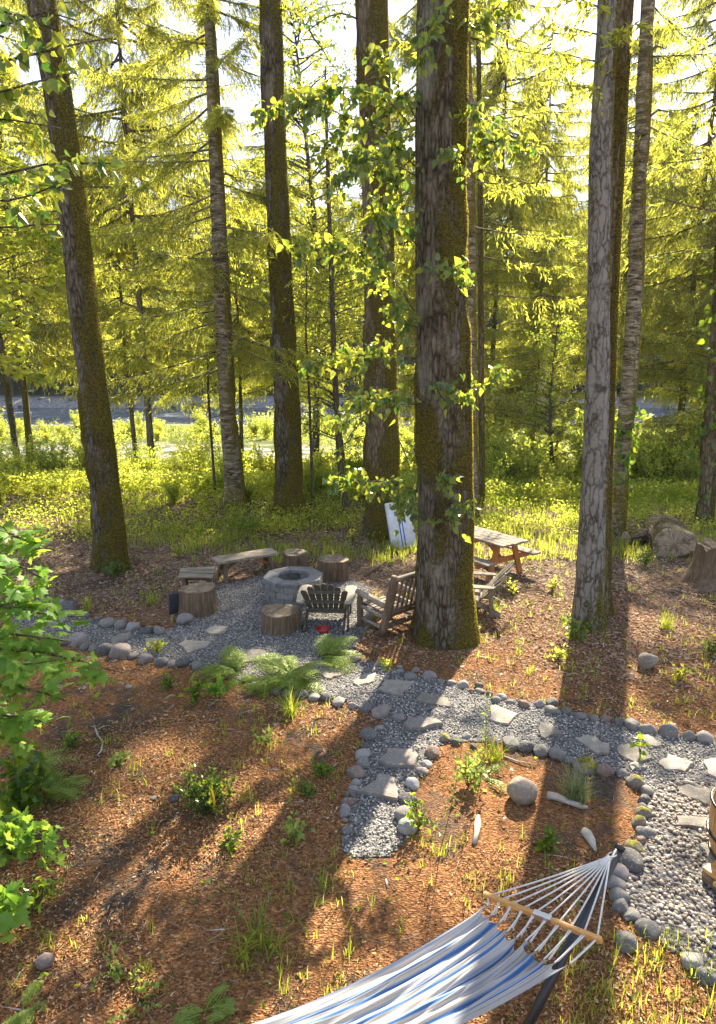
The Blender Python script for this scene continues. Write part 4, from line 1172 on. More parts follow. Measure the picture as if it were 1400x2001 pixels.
def lying_log(name, lab, P, d, L, r, sd, hh=1.0):
    """a sawn log lying on its side: cut face toward -d"""
    t = thing(name, lab, 'log', P)
    n, m = 40, 14; ang = np.arange(n) / n * 2 * np.pi; rg = np.random.default_rng(sd)
    prof = 1 + .10 * np.sin(ang * 2 + rg.uniform(0, 6)) + .09 * np.sin(ang * 3 + rg.uniform(0, 6)) + .03 * np.sin(ang * 8)
    zz = np.linspace(0, L, m); S = np.zeros((m, n, 3))
    for i, z in enumerate(zz):
        k = prof * (1 + .08 * (vnoise(np.stack([np.cos(ang) * 2, np.sin(ang) * 2, np.full(n, z)], -1), 2, sd) - .5))
        S[i] = np.stack([np.cos(ang) * r * k, np.sin(ang) * r * k * hh, np.full(n, z)], -1)
    jn = np.roll(np.arange(n), -1)
    F = np.concatenate([np.stack([i * n + np.arange(n), i * n + jn, (i + 1) * n + jn, (i + 1) * n + np.arange(n)], -1) for i in range(m - 1)])
    g = Geo(); g.add(S.reshape(-1, 3) + P, F, vnoise(S.reshape(-1, 3), 3, sd) * .9)
    part('bark_side', g, M['bark_brown'], t, True, attr='moss')
    for nm_, i, sgn in (('cut_face', 0, -1), ('cut_face', m - 1, 1)):
        top = S[i]; c = top.mean(0)
        V = np.concatenate([top, c + (top - c) * .93 + [0, 0, sgn * .02], [c + [0, 0, sgn * .02]]])
        F4 = np.stack([np.arange(n), jn, n + jn, n + np.arange(n)], -1); F3 = np.stack([n + np.arange(n), n + jn, np.full(n, 2 * n)], -1)
        if sgn < 0: F4, F3 = F4[:, ::-1], F3[:, ::-1]
        g = Geo(); g.add(V + P, F4); g.f.append(F3); part(nm_, g, M['split_end'], t, False)
    t.rotation_euler = Vector(d).to_track_quat('Z', 'Y').to_euler()
    return t
P = at(1314, 1088); r = 37 * pxm(1050, P[1]); P[2] += r * .72
lying_log('sawn_log', 'huge sawn log end with radiating cracks lying at the right edge', P, (.28, .96, -.02), 1.5, r, 61, .9)
P = at(1222, 1064); r = 14 * pxm(1050, P[1]); P[2] += r * .8
lying_log('short_log', 'small brown log beside the ivy-footed trunk on the right', P, (1.0, .3, .05), .7, r, 62)
# jagged old stump at the right edge
P = at(1396, 1140)
st = thing('old_stump', 'jagged rotten stump cut by the right picture edge', 'stump', P)
n, m = 36, 12; ang = np.arange(n) / n * 2 * np.pi; S = np.zeros((m, n, 3))
hgt = .62 + .28 * vnoise(np.stack([np.cos(ang) * 2, np.sin(ang) * 2, ang * 0], -1), 1.5, 5)
for i in range(m):
    f = i / (m - 1); r = .36 * (1 + .55 * (1 - f) ** 3) * (1 + .16 * np.sin(ang * 5 + 1) * (1 - f * .5) + .06 * np.sin(ang * 11))
    S[i] = np.stack([P[0] + np.cos(ang) * r, P[1] + np.sin(ang) * r, P[2] - .03 + f * hgt], -1)
jn = np.roll(np.arange(n), -1)
F = np.concatenate([np.stack([i * n + np.arange(n), i * n + jn, (i + 1) * n + jn, (i + 1) * n + np.arange(n)], -1) for i in range(m - 1)])
g = Geo(); g.add(S.reshape(-1, 3), F); part('wood_side', g, M['wood_brown_z'], st, True)
top = S[-1]; c = top.mean(0) - [0, 0, .12]
g = Geo(); g.add(np.concatenate([top, [c]]), np.stack([np.arange(n), jn, np.full(n, n)], -1)); part('broken_top', g, M['wood_brown_x'], st, False)
# ---------------------------------------------------------------- plant generators
T_NEEDLE = (np.array([[0, 0, 0], [-.5, .35, .06], [0, 1, 0], [.5, .4, -.06]]), np.array([[0, 1, 2, 3]]))
T_SMALL = (np.array([[0, 0, 0], [-.42, .42, .10], [0, 1, -.04], [.42, .42, .10]]), np.array([[0, 1, 2], [0, 2, 3]]))
T_HEART = (np.array([[0, 0, 0], [-.34, .10, .06], [-.40, .36, .09], [-.2, .68, .04], [0, 1, -.05], [.2, .68, .04], [.40, .36, .09], [.34, .10, .06], [0, .45, 0]]),
           np.array([[0, 8, 1], [1, 8, 2], [2, 8, 3], [3, 8, 4], [4, 8, 5], [5, 8, 6], [6, 8, 7], [7, 8, 0]]))
_mo = [(0, 0), (-.16, .02), (-.36, -.06), (-.34, .10), (-.56, .16), (-.42, .30), (-.52, .52), (-.30, .48), (-.26, .62), (-.13, .58), (-.15, .80), (0, 1.0),
       (.15, .80), (.13, .58), (.26, .62), (.30, .48), (.52, .52), (.42, .30), (.56, .16), (.34, .10), (.36, -.06), (.16, .02)]
T_MAPLE = (np.array([[x, y, -.10 * (abs(x) * 2) ** 2 - .10 * max(0, y - .5)] for x, y in _mo] + [[0, .22, .05]]),
           np.array([[len(_mo), (k + 1) % len(_mo), k] for k in range(len(_mo))]))
T_BLADE = (np.array([[-.5, 0, 0], [.5, 0, 0], [.42, .45, .02], [-.42, .45, .02], [.25, .8, -.04], [-.25, .8, -.04], [0, 1, -.16]]), None)

class Leaves:
    def __init__(s): s.P, s.D, s.N, s.S = [], [], [], []
    def add(s, P, D, N, S):
        s.P.append(P); s.D.append(D); s.N.append(N); s.S.append(S)
    def geo(s, tmpl, asp=1.0):
        P = np.concatenate(s.P); D = np.concatenate(s.D); N = np.concatenate(s.N); S = np.concatenate(s.S)
        M3 = orient(D, N)
        W = S * asp if np.isscalar(asp) else np.full(len(S), asp[0])
        M3 = M3 * np.stack([W, S, S], -1)[:, :, None]
        g = Geo(); g.add(*stamp(tmpl[0], tmpl[1], M3, P)); return g

def rvec(n, k=1.0): return rng.normal(size=(n, 3)) * k

def ribbons(G, A, B_, w):
    """thin twig strips from A to B"""
    d = B_ - A; L = np.linalg.norm(d, axis=1)
    M3 = orient(d, None) * np.stack([np.full(len(L), w), L, np.full(len(L), w)], -1)[:, :, None]
    tv = np.array([[-.5, 0, 0], [.5, 0, 0], [.25, 1, 0], [-.25, 1, 0], [0, 0, .5], [0, 1, .3]])
    G.add(*stamp(tv, np.array([[0, 1, 2, 3], [0, 3, 5, 4]]), M3, A))

def bough(GW, LV, S, az, L, r0, rise=-.34, curl=.18, dens=1.0, tl=(.09, .22), wood=True, hang=.8, s0=.1, tw=10):
    h = np.array([math.cos(az), math.sin(az), 0.0])
    k = np.linspace(0, 1, 9)[:, None]
    side = np.array([-h[1], h[0], 0])
    pts = S + h * L * k + Z * L * (rise * k + curl * k * k) + side * (np.sin(k * rng.uniform(2, 5) + rng.uniform(0, 6)) * .035 * L * k)
    if wood: tube(GW, pts, np.linspace(r0, r0 * .15, 9), 5, False)
    n = max(4, int(L / .085 * dens))
    s = rng.uniform(s0, 1, n); sg = rng.choice([-1, 1], n); a = rng.uniform(.5, 1.35, n) * sg
    b = np.stack([np.interp(s, k[:, 0], pts[:, i]) for i in range(3)], -1)
    d = np.cos(a)[:, None] * h + np.sin(a)[:, None] * side; d[:, 2] = rng.uniform(-.75, .12, n)
    l = np.minimum(.75, L * .20) * (1.15 - .8 * s) * rng.uniform(.5, 1.2, n) + .06
    t = np.linspace(.08, 1, tw)[None, :, None]
    pos = b[:, None] + d[:, None] * l[:, None, None] * t - Z * (l[:, None, None] * .45 * t * t)
    if wood: ribbons(GW, b, pos[:, -1], .010)
    pos = pos.reshape(-1, 3); m = len(pos)
    D = np.repeat(d, tw, 0) * rng.uniform(.2, 1.1, (m, 1)) - Z * hang * rng.uniform(.0, 1.1, (m, 1)) + rvec(m, .42)
    keepm = rng.uniform(0, 1, m) < np.repeat(.25 + .75 * (rng.uniform(0, 1, n) > .28), tw); pos, D = pos[keepm], D[keepm]; m = len(pos)
    LV.add(pos, D, rvec(m), rng.uniform(tl[0], tl[1], m))

def leafy(GW, LV, pts, r0, nsub, sublen, gap, size, up=.3, flat=False, droop=.7, s0=.2, wood=True, sub_up=.1):
    pts = np.asarray(pts, float); m = len(pts)
    d = np.r_[0, np.cumsum(np.linalg.norm(np.diff(pts, axis=0), axis=1))]; tot = d[-1]
    q = np.linspace(0, tot, max(8, int(tot / .15)))
    P = np.stack([np.interp(q, d, pts[:, i]) for i in range(3)], -1)
    for _ in range(3): P[1:-1] = (P[:-2] + 2 * P[1:-1] + P[2:]) / 4
    P[1:-1] += (np.stack([vnoise(P, 2.5, k + 50) for k in range(3)], -1)[1:-1] - .5) * min(.12, tot * .06)
    if wood: tube(GW, P, np.linspace(r0, max(.0015, r0 * .2), len(P)), 5, False)
    T = np.gradient(P, axis=0); T /= np.linalg.norm(T, axis=1, keepdims=True)
    s = s0 + (1 - s0) * (np.arange(nsub) + rng.uniform(0, 1, nsub)) / nsub
    i = np.minimum((s * (len(P) - 1)).astype(int), len(P) - 1)
    b = P[i]; sd = rvec(nsub) + T[i] * .8 + Z * sub_up; sd /= np.linalg.norm(sd, axis=1, keepdims=True)
    if flat: sd[:, 2] *= .35
    l = sublen * rng.uniform(.5, 1.2, nsub) * (1.15 - .6 * s)
    nt = max(2, int(sublen / gap)); t = np.linspace(.15, 1, nt)[None, :, None]
    pos = b[:, None] + sd[:, None] * l[:, None, None] * t - Z * .18 * (l[:, None, None] * t * t)
    if wood: ribbons(GW, b, pos[:, -1], .006)
    pos = pos.reshape(-1, 3); n = len(pos); D0 = np.repeat(sd, nt, 0)
    if flat:
        D = D0 * .7 + rvec(n, .55) * [1, 1, .3] - Z * droop; N = Z + rvec(n, .33)
    else:
        D = D0 * .4 + rvec(n, .5) - Z * droop; N = rvec(n)
    pos = pos + rvec(n, .25) * (np.asarray(size).mean() * .8)
    LV.add(pos, D, N, rng.uniform(size[0], size[1], n))

def trunk_mesh(pts, rad, sd, n=28, step=.07, moss=.0, flare=.30, lump=.07, topstep=.4, zfine=10.0):
    pts = np.asarray(pts, float); rad = np.asarray(rad, float)
    d = np.r_[0, np.cumsum(np.linalg.norm(np.diff(pts, axis=0), axis=1))]
    zf = np.interp(zfine, pts[:, 2] - pts[0, 2], d)
    q = np.r_[np.arange(0, min(zf, d[-1]), step), np.arange(min(zf, d[-1]), d[-1], topstep), d[-1]]
    P = np.stack([np.interp(q, d, pts[:, i]) for i in range(3)], -1); Rr = np.interp(q, d, rad)
    for _ in range(6):
        P[1:-1] = (P[:-2] + 2 * P[1:-1] + P[2:]) / 4; Rr[1:-1] = (Rr[:-2] + 2 * Rr[1:-1] + Rr[2:]) / 4
    ang = np.arange(n) / n * 2 * np.pi; ca, sa = np.cos(ang), np.sin(ang)
    hh = (P[:, 2] - P[0, 2])[:, None]
    cs = np.stack([np.broadcast_to(ca, (len(P), n)) * 1.3, np.broadcast_to(sa, (len(P), n)) * 1.3, np.broadcast_to(hh * .9, (len(P), n))], -1)
    nz = fbm(cs, 1.1, sd, 3) - .5; nf = fbm(cs * [3, 3, 1.2], 2.0, sd + 7, 2) - .5
    lob = 1 + flare * np.exp(-np.maximum(hh, 0) / .22) * (1 + .55 * np.sin(ang[None] * 5 + sd) + .3 * np.sin(ang[None] * 8 + sd * 2))
    mo = fbm(cs * [1, 1, .8], 1.25, sd + 20, 3) + .17 * np.cos(ang[None] - .5) + moss + .18 * np.exp(-np.maximum(hh, 0) / .5) * (moss > -.3)
    thick = sstep(.5, .66, mo) * .055
    RR = Rr[:, None] * lob * (1 + lump * 2 * nz + lump * .9 * nf) + thick * np.minimum(1, Rr[:, None] / .25)
    S = np.stack([P[:, 0:1] + ca * RR, P[:, 1:2] + sa * RR, np.broadcast_to(P[:, 2:3], RR.shape)], -1)
    m = len(P); ii = np.arange(m - 1)[:, None] * n + np.arange(n)[None]; jn = np.arange(m - 1)[:, None] * n + np.roll(np.arange(n), -1)[None]
    F = np.stack([ii, jn, jn + n, ii + n], -1).reshape(-1, 4)
    return S, F, mo, P

def moss_fuzz(S, mo, count, zmax, sd, size=(.012, .032)):
    m, n, _ = S.shape
    rg = np.random.default_rng(sd)
    i = rg.integers(0, m - 1, count * 3); j = rg.integers(0, n, count * 3); f = rg.uniform(0, 1, (2, count * 3, 1))
    a = S[i, j] * (1 - f[0]) + S[i + 1, j] * f[0]; b = S[i, (j + 1) % n] * (1 - f[0]) + S[i + 1, (j + 1) % n] * f[0]
    p = a * (1 - f[1]) + b * f[1]
    c = S[i].mean(1); out = p - c; out[:, 2] = 0; out /= np.linalg.norm(out, axis=1, keepdims=True) + 1e-9
    keep = (mo[i, j] + rg.normal(size=len(i)) * .05 > .56) & (p[:, 2] < zmax)
    p, out = p[keep][:count], out[keep][:count]
    k = len(p)
    L = Leaves(); L.add(p - out * .004, out + rg.normal(size=(k, 3)) * .55 - Z * .25, rg.normal(size=(k, 3)), rg.uniform(*size, k))
    return L.geo(T_NEEDLE, .45)

def tree_trunk(name, lab, prof, bark_m, sd, moss=0.0, height=22, fuzz=6000, flare=.3, n=28, cat='tree', lump=.065, basey=None, lean_top=None, fz=(.012, .032)):
    """prof: [(photo y, centre x, width)] from the base upward"""
    y0, x0, w0 = prof[0]
    base = at(x0, y0 if basey is None else basey); Y = base[1]
    pts = [base - [0, 0, .12], base]; rad = [w0 / 2 * pxm(y0, Y)] * 2
    for y, x, w in prof[1:]:
        p = onY(x, y, Y); pts.append(p); rad.append(w / 2 * pxm(y, Y))
    rad[0] *= 1.05
    sl = (pts[-1] - pts[-3]) / max(.1, (pts[-1] - pts[-3])[2])
    zt = pts[-1][2]
    if height > zt + 1:
        for f in (.35, .7, 1.0):
            z = zt + (height - zt) * f
            pts.append(pts[len(prof)] + sl * (z - zt) * (1 - .4 * f)); rad.append(max(.03, rad[len(prof)] * (1 - .85 * f)))
    S, F, mo, P = trunk_mesh(pts, rad, sd, n, .07, moss, flare, lump)
    t = thing(name, lab, cat, base)
    g = Geo(); g.add(S.reshape(-1, 3), F, mo.reshape(-1))
    if fuzz:
        part('moss', moss_fuzz(S, mo, fuzz, base[2] + 13.5, sd, fz), M['moss'], t, False)
    return t, g, P, bark_m
def along(P, z):
    return np.array([np.interp(z, P[:, 2], P[:, i]) for i in range(3)])
def finish(t, g, bark_m, LV=None, tmpl=None, asp=1.0, mat=None):
    part('trunk', g, bark_m, t, True, attr='moss')
    if LV is not None and LV.P:
        part('crown', LV.geo(tmpl, asp), mat, t, False)

# ---------------------------------------------------------------- the trunks of the clearing
# 1 leaning mossy trunk, left
t, g, P, bm_ = tree_trunk('mossy_tree', 'left-leaning mossy trunk at the left of the clearing', [(1112, 213, 58), (1050, 213, 54), (950, 203, 49), (850, 191, 52), (780, 182, 47), (750, 179, 45), (600, 160, 50), (500, 150, 48), (400, 139, 46), (200, 113, 48), (0, 81, 45)], M['bark_grey'], 31, .07, 24, 18000)
LV = Leaves()
for z in np.linspace(11.5, 22, 9):
    S0 = along(P, z); az = rng.uniform(0, 6.28); L = rng.uniform(2, 4)
    leafy(g, LV, [S0, S0 + [math.cos(az) * L * .5, math.sin(az) * L * .5, .6], S0 + [math.cos(az) * L, math.sin(az) * L, .7]], .05, 16, 1.2, .14, (.09, .15))
finish(t, g, bm_, LV, T_SMALL, .9, M['leaf'])

# 2 conifer with long drooping boughs
t, g, P, bm_ = tree_trunk('conifer_tree', 'slim banded conifer trunk with long bare-based drooping boughs', [(985, 459, 38), (900, 453, 33), (800, 445, 31), (600, 434, 29), (300, 421, 25), (0, 408, 20)], M['bark_band'], 32, -.05, 20, 2500, .18, lump=.03)
LV = Leaves()
zz = np.linspace(4.0, 19, 60)
for k, z in enumerate(zz):
    S0 = along(P, z)
    az = math.pi + rng.normal() * .75 if k % 5 < 3 else rng.uniform(-1.4, 1.4)
    L = (4.6 - .15 * z) * rng.uniform(.75, 1.1) * (1 if abs(math.cos(az)) > .3 else .8) * (1 if math.cos(az) < 0 else .75)
    bough(g, LV, S0, az, max(1.2, L), .030, rng.uniform(-.42, -.18), rng.uniform(.08, .22), 3.3, (.06, .19), s0=.14, tw=14)
finish(t, g, bm_, LV, T_NEEDLE, (.015,), M['conifer'])

# 3 straight mossy trunk
t, g, P, bm_ = tree_trunk('mossy_tree', 'straight golden-mossed trunk just right of the slim banded conifer', [(990, 566, 52), (900, 564, 47), (800, 561, 46), (550, 547, 41), (300, 537, 39), (0, 528, 38)], M['bark_grey'], 33, .11, 25, 12000)
LV = Leaves()
for z in np.linspace(12.5, 24, 12):
    S0 = along(P, z); az = rng.uniform(0, 6.28); L = rng.uniform(2, 4)
    leafy(g, LV, [S0, S0 + [math.cos(az) * L * .5, math.sin(az) * L * .5, .2], S0 + [math.cos(az) * L, math.sin(az) * L, -.3]], .05, 14, 1.3, .12, (.07, .12))
finish(t, g, bm_, LV, T_SMALL, .9, M['leaf'])

# 4 slender sapling conifer
t, g, P, bm_ = tree_trunk('young_conifer', 'slender wavering young conifer between two big mossy trunks', [(1003, 678, 14), (950, 671, 13), (900, 664, 12), (820, 659, 11), (750, 657, 10), (640, 651, 10), (550, 648, 9), (400, 643, 8), (200, 637, 5), (130, 636, 3)], M['bark_thin'], 34, -.2, 0, 0, .1, 10)
LV = Leaves()
for z in np.linspace(4.4, P[-1, 2], 46):
    S0 = along(P, z); az = rng.uniform(0, 6.28); L = (2.2 - .13 * z) * rng.uniform(.6, 1.1)
    bough(g, LV, S0, az, max(.35, L), .012, rng.uniform(-.3, .1), .1, .9, (.06, .14), s0=.15, tw=8)
finish(t, g, bm_, LV, T_NEEDLE, (.022,), M['conifer'])

def sprays(g, LV, base_pts, lists, r0=.012, nsub=20, sub=.38, gap=.085, size=(.075, .135)):
    for Y, lst in lists:
        pts = [onY(x, y, Y + dy) for x, y, dy in lst]
        leafy(g, LV, pts, r0, max(4, int(nsub * np.sum(np.linalg.norm(np.diff(pts, axis=0), axis=1)))), sub, gap, size, droop=.75, s0=.22)

# 5 big mossy trunk behind
t, g, P, bm_ = tree_trunk('mossy_tree', 'thick mossy trunk that the white toss board leans against', [(1048, 745, 64), (950, 747, 63), (800, 744, 60), (500, 739, 55), (200, 730, 58), (0, 727, 56)], M['bark_brown'], 35, .12, 26, 16000, .2)
LV = Leaves(); Y5 = P[0, 1]
sprays(g, LV, P, [(Y5, [(705, 40, 0), (670, 25, -.3), (620, 40, -.6), (570, 100, -.8)]), (Y5, [(705, 500, 0), (650, 470, -.5), (590, 500, -.7)]),
                  (Y5, [(768, 840, 0), (800, 900, -.5), (815, 960, -.8)]), (Y5, [(712, 820, 0), (690, 840, -.4), (660, 900, -.6)])], .02, 8)
for z in np.linspace(12.5, 25, 13):
    S0 = along(P, z); az = rng.uniform(0, 6.28); L = rng.uniform(2, 4.5)
    leafy(g, LV, [S0, S0 + [math.cos(az) * L * .5, math.sin(az) * L * .5, .4], S0 + [math.cos(az) * L, math.sin(az) * L, .2]], .05, 14, 1.3, .14, (.09, .14))
finish(t, g, bm_, LV, T_HEART, .95, M['leaf'])

# 6 giant trunk in front
t, g, P, bm_ = tree_trunk('giant_tree', 'giant dark mossy trunk standing nearest, beside the log armchair', [(1246, 872, 112), (1150, 866, 102), (1000, 867, 101), (800, 866, 98), (600, 862, 97), (400, 858, 94), (200, 860, 93), (0, 862, 92)], M['bark_grey'], 36, .05, 26, 48000, .16, 44, lump=.06, fz=(.010, .026))
LV = Leaves(); Y6 = P[0, 1] - .1
sprays(g, LV, P, [
    (Y6, [(818, 330, 0), (740, 250, -.4), (620, 200, -.6), (490, 215, -.5)]), (Y6, [(818, 260, 0), (760, 195, -.4), (690, 160, -.5), (600, 190, -.4)]),
    (Y6, [(815, 345, 0), (720, 300, -.4), (600, 290, -.6)]), (Y6, [(815, 480, 0), (765, 420, -.4), (690, 400, -.6)]), (Y6, [(815, 610, 0), (750, 520, -.4), (640, 470, -.6), (560, 490, -.5)]),
    (Y6, [(815, 700, 0), (740, 690, -.4), (640, 700, -.6), (585, 720, -.5)]), (Y6, [(815, 790, 0), (770, 770, -.5), (690, 800, -.8), (640, 850, -.8)]), (Y6, [(815, 300, 0), (770, 360, -.5), (735, 460, -.7), (730, 560, -.8)]),
    (Y6, [(812, 250, 0), (760, 300, -.5), (700, 340, -.8), (640, 360, -.9)]), (Y6, [(812, 230, 0), (770, 140, -.3), (720, 90, -.4)]),
    (Y6, [(915, 770, 0), (960, 740, -.2), (1010, 720, -.2)]), (Y6, [(815, 960, 0), (760, 945, -.5), (690, 930, -.7), (630, 950, -.7)]), (Y6, [(815, 640, 0), (780, 620, -.6), (760, 570, -.9)]),
    (Y6, [(905, 40, 0), (950, 50, -.3), (1010, 10, -.5)]), (Y6, [(905, 300, 0), (960, 275, -.2), (1045, 280, -.2)]), (Y6 - .4, [(870, 20, 0), (850, 60, -.3), (820, 130, -.5)]),
    (Y6, [(905, 180, 0), (940, 230, -.3), (960, 330, -.3)]), (Y6 - .45, [(860, 1030, 0), (895, 1010, -.2), (915, 975, -.2)]), (Y6 - .45, [(880, 280, 0), (890, 300, -.2), (900, 330, -.2)]),
    (Y6 - .45, [(850, 555, 0), (880, 530, -.3), (910, 560, -.3)]), (Y6 - .45, [(840, 745, 0), (880, 760, -.3), (920, 775, -.3)]), (Y6, [(815, 1010, 0), (790, 980, -.6), (770, 975, -.8)]),
    (Y6 - .45, [(850, 945, 0), (870, 935, -.2), (885, 945, -.3)])], .010, 24, .34, .065, (.055, .135))
for z in np.linspace(10.2, 25, 15):
    S0 = along(P, z); az = rng.uniform(0, 6.28); L = rng.uniform(2, 5)
    leafy(g, LV, [S0, S0 + [math.cos(az) * L * .5, math.sin(az) * L * .5, .4], S0 + [math.cos(az) * L, math.sin(az) * L, .2]], .06, 14, 1.3, .14, (.09, .14))
finish(t, g, bm_, LV, T_HEART, .95, M['leaf'])

# 7 banded conifers just behind the giant
t, g, P, bm_ = tree_trunk('conifer_tree', 'thin banded conifer trunk half hidden behind the giant mossy trunk', [(1018, 926, 19), (800, 922, 18), (600, 921, 18), (400, 920, 18), (0, 910, 14)], M['bark_band'], 37, -.02, 19, 1500, .15, 16)
LV = Leaves()
for k, z in enumerate(np.linspace(7, 18, 34)):
    S0 = along(P, z); az = rng.normal() * .9 if k % 3 else rng.uniform(0, 6.28)
    bough(g, LV, S0, az, (3.4 - .13 * z) * rng.uniform(.7, 1.1), .022, rng.uniform(-.35, -.05), .12, .9, (.09, .22), s0=.2)
finish(t, g, bm_, LV, T_NEEDLE, (.026,), M['conifer'])
t, g, P, bm_ = tree_trunk('conifer_tree', 'very thin moss-furred trunk right of the giant trunk', [(985, 942, 11), (700, 941, 10), (400, 939, 10), (0, 934, 8)], M['bark_brown'], 38, .12, 17, 2500, .1, 12)
LV = Leaves()
for k, z in enumerate(np.linspace(6, 16, 12)):
    S0 = along(P, z); az = rng.uniform(-1.2, 1.2)
    bough(g, LV, S0, az, (3.4 - .12 * z) * rng.uniform(.7, 1.1), .022, rng.uniform(-.35, 0), .12, .9, (.09, .22), s0=.25)
finish(t, g, bm_, LV, T_NEEDLE, (.026,), M['conifer'])

# 8 grey plated trunk on the right and its darker mossy twin
t, g, P, bm_ = tree_trunk('grey_tree', 'grey cracked-bark trunk in front on the right of the clearing', [(1222, 1147, 60), (1150, 1152, 54), (950, 1161, 48), (750, 1168, 45), (600, 1170, 42), (300, 1172, 40), (0, 1189, 37)], M['bark_plate'], 39, -.14, 24, 3000, .12, 36, lump=.025)
LV = Leaves()
for k, (px, py) in enumerate([(1100, 25), (1120, 110), (1110, 160), (1215, 125), (1120, 215), (1140, 60)]):
    z = onY(1170, py - 40, P[0, 1])[2]; S0 = along(P, z); e = onY(px, py, P[0, 1] - .5)
    az = math.atan2(e[1] - S0[1], e[0] - S0[0]); bough(g, LV, S0, az, 1.2, .014, -.25, .1, 1.2, (.06, .14), s0=.1)
for z in np.linspace(10.5, 23, 22):
    bough(g, LV, along(P, z), rng.uniform(0, 6.28), rng.uniform(2, 3.4), .03, -.25, .1, .6, (.16, .32), s0=.2)
finish(t, g, bm_, LV, T_NEEDLE, (.030,), M['conifer'])
t, g, P, bm_ = tree_trunk('mossy_tree', 'dark mossy twin trunk tight behind the grey cracked-bark trunk', [(1198, 1163, 50), (1000, 1168, 44), (800, 1179, 36), (600, 1187, 33), (400, 1197, 32), (200, 1209, 30), (0, 1223, 29)], M['bark_brown'], 40, .10, 24, 9000, .25)
LV = Leaves()
for z in np.linspace(11, 23, 10):
    S0 = along(P, z); az = rng.uniform(0, 6.28); L = rng.uniform(2, 3.5)
    leafy(g, LV, [S0, S0 + [math.cos(az) * L, math.sin(az) * L, .2]], .05, 14, 1.3, .14, (.09, .14))
finish(t, g, bm_, LV, T_SMALL, .9, M['leaf'])

# 9 banded leaning trunk, right
t, g, P, bm_ = tree_trunk('grey_tree', 'right-leaning pale banded trunk with vines on its lower half', [(1043, 1200, 34), (900, 1214, 29), (750, 1229, 28), (600, 1239, 28), (400, 1247, 26), (200, 1257, 26), (0, 1266, 24)], M['bark_band'], 41, -.03, 24, 4000, .2)
LV = Leaves()
for px, py in ((1330, 60), (1350, 170), (1190, 150), (1345, 300), (1180, 330)):
    z = onY(1250, py - 60, P[0, 1])[2]; S0 = along(P, z); e = onY(px, py, P[0, 1] + rng.uniform(-1, 1))
    bough(g, LV, S0, math.atan2(e[1] - S0[1], e[0] - S0[0]), 2.0, .02, -.3, .1, 2.0, (.06, .15), s0=.15)
for px, py in ((1300, 95), (1280, 110), (1315, 220)):
    z = onY(1250, py + 20, P[0, 1])[2]; tube(g, [along(P, z), onY(px, py, P[0, 1]) * .5 + along(P, z) * .5 + [0, 0, .15], onY(px, py, P[0, 1])], [.035, .025, .006], 6, False)
for z in np.linspace(13, 23, 16):
    bough(g, LV, along(P, z), rng.uniform(0, 6.28), rng.uniform(1.5, 3), .03, -.2, .1, .6, (.16, .3), s0=.2)
P9 = P
finish(t, g, bm_, LV, T_NEEDLE, (.022,), M['conifer'])
# 10 ivy-clad trunk at the right edge
t, g, P, bm_ = tree_trunk('ivy_tree', 'brown ivy-clad trunk at the far right edge', [(1022, 1374, 30), (950, 1382, 28), (750, 1396, 27), (600, 1405, 26), (300, 1425, 24), (0, 1445, 22)], M['bark_brown'], 42, .04, 20, 3000, .2)
LV = Leaves()
for k, z in enumerate(np.linspace(7, 12, 9)):
    bough(g, LV, along(P, z), math.pi + rng.normal() * 1.0, (4.2 - .12 * z) * rng.uniform(.6, 1.1), .026, rng.uniform(-.3, .05), .1, 1.0, (.09, .22), s0=.2)
P10 = P
finish(t, g, bm_, LV, T_NEEDLE, (.026,), M['conifer'])

def ivy(P, rad, z0, z1, n, lab, sd):
    rg = np.random.default_rng(sd); z = rg.uniform(z0, z1, n); a = rg.uniform(2.6, 6.6, n)
    c = np.array([along(P, q) for q in z]); o = np.stack([np.cos(a), np.sin(a), a * 0], -1)
    L = Leaves(); p = c + o * (rad * (1.0 + rg.uniform(0, .35, n)))[:, None]
    L.add(p, o * .5 - Z * .7 + rg.normal(size=(n, 3)) * .4, o + rg.normal(size=(n, 3)) * .35, rg.uniform(.09, .20, n))
    solo('ivy', L.geo(T_HEART, 1.0), M['ivy'], along(P, z0), lab, 'ivy', smooth=False)
ivy(P9, .24, .9, 3.2, 90, 'big-leaved vine climbing the right-leaning banded trunk', 3)
ivy(P10, .26, .3, 6.5, 190, 'ivy leaves climbing the trunk at the far right edge', 4)

# thin bare saplings
def sapling(lab, prof, nb, sd, leaf=True):
    t, g, P, bm_ = tree_trunk('sapling', lab, prof, M['bark_thin'], sd, -.3, 0, 0, .1, 8, 'sapling')
    LV = Leaves()
    for z in np.linspace(P[0, 2] + (P[-1, 2] - P[0, 2]) * .35, P[-1, 2], nb):
        S0 = along(P, z); az = rng.uniform(0, 6.28); L = rng.uniform(.5, 1.3)
        leafy(g, LV, [S0, S0 + [math.cos(az) * L, math.sin(az) * L, .35 * L]], .008, 6, .4, .10, (.05, .085))
    finish(t, g, bm_, LV, T_SMALL, .9, M['leaf_far'])
sapling('thin bare-stemmed sapling left of the slim banded conifer', [(968, 421, 6), (850, 413, 5), (780, 408, 5), (700, 406, 3)], 12, 43)
sapling('thin leafy sapling right of the straight golden-mossed trunk', [(985, 612, 6), (800, 606, 5), (650, 598, 4), (520, 600, 2)], 24, 44)

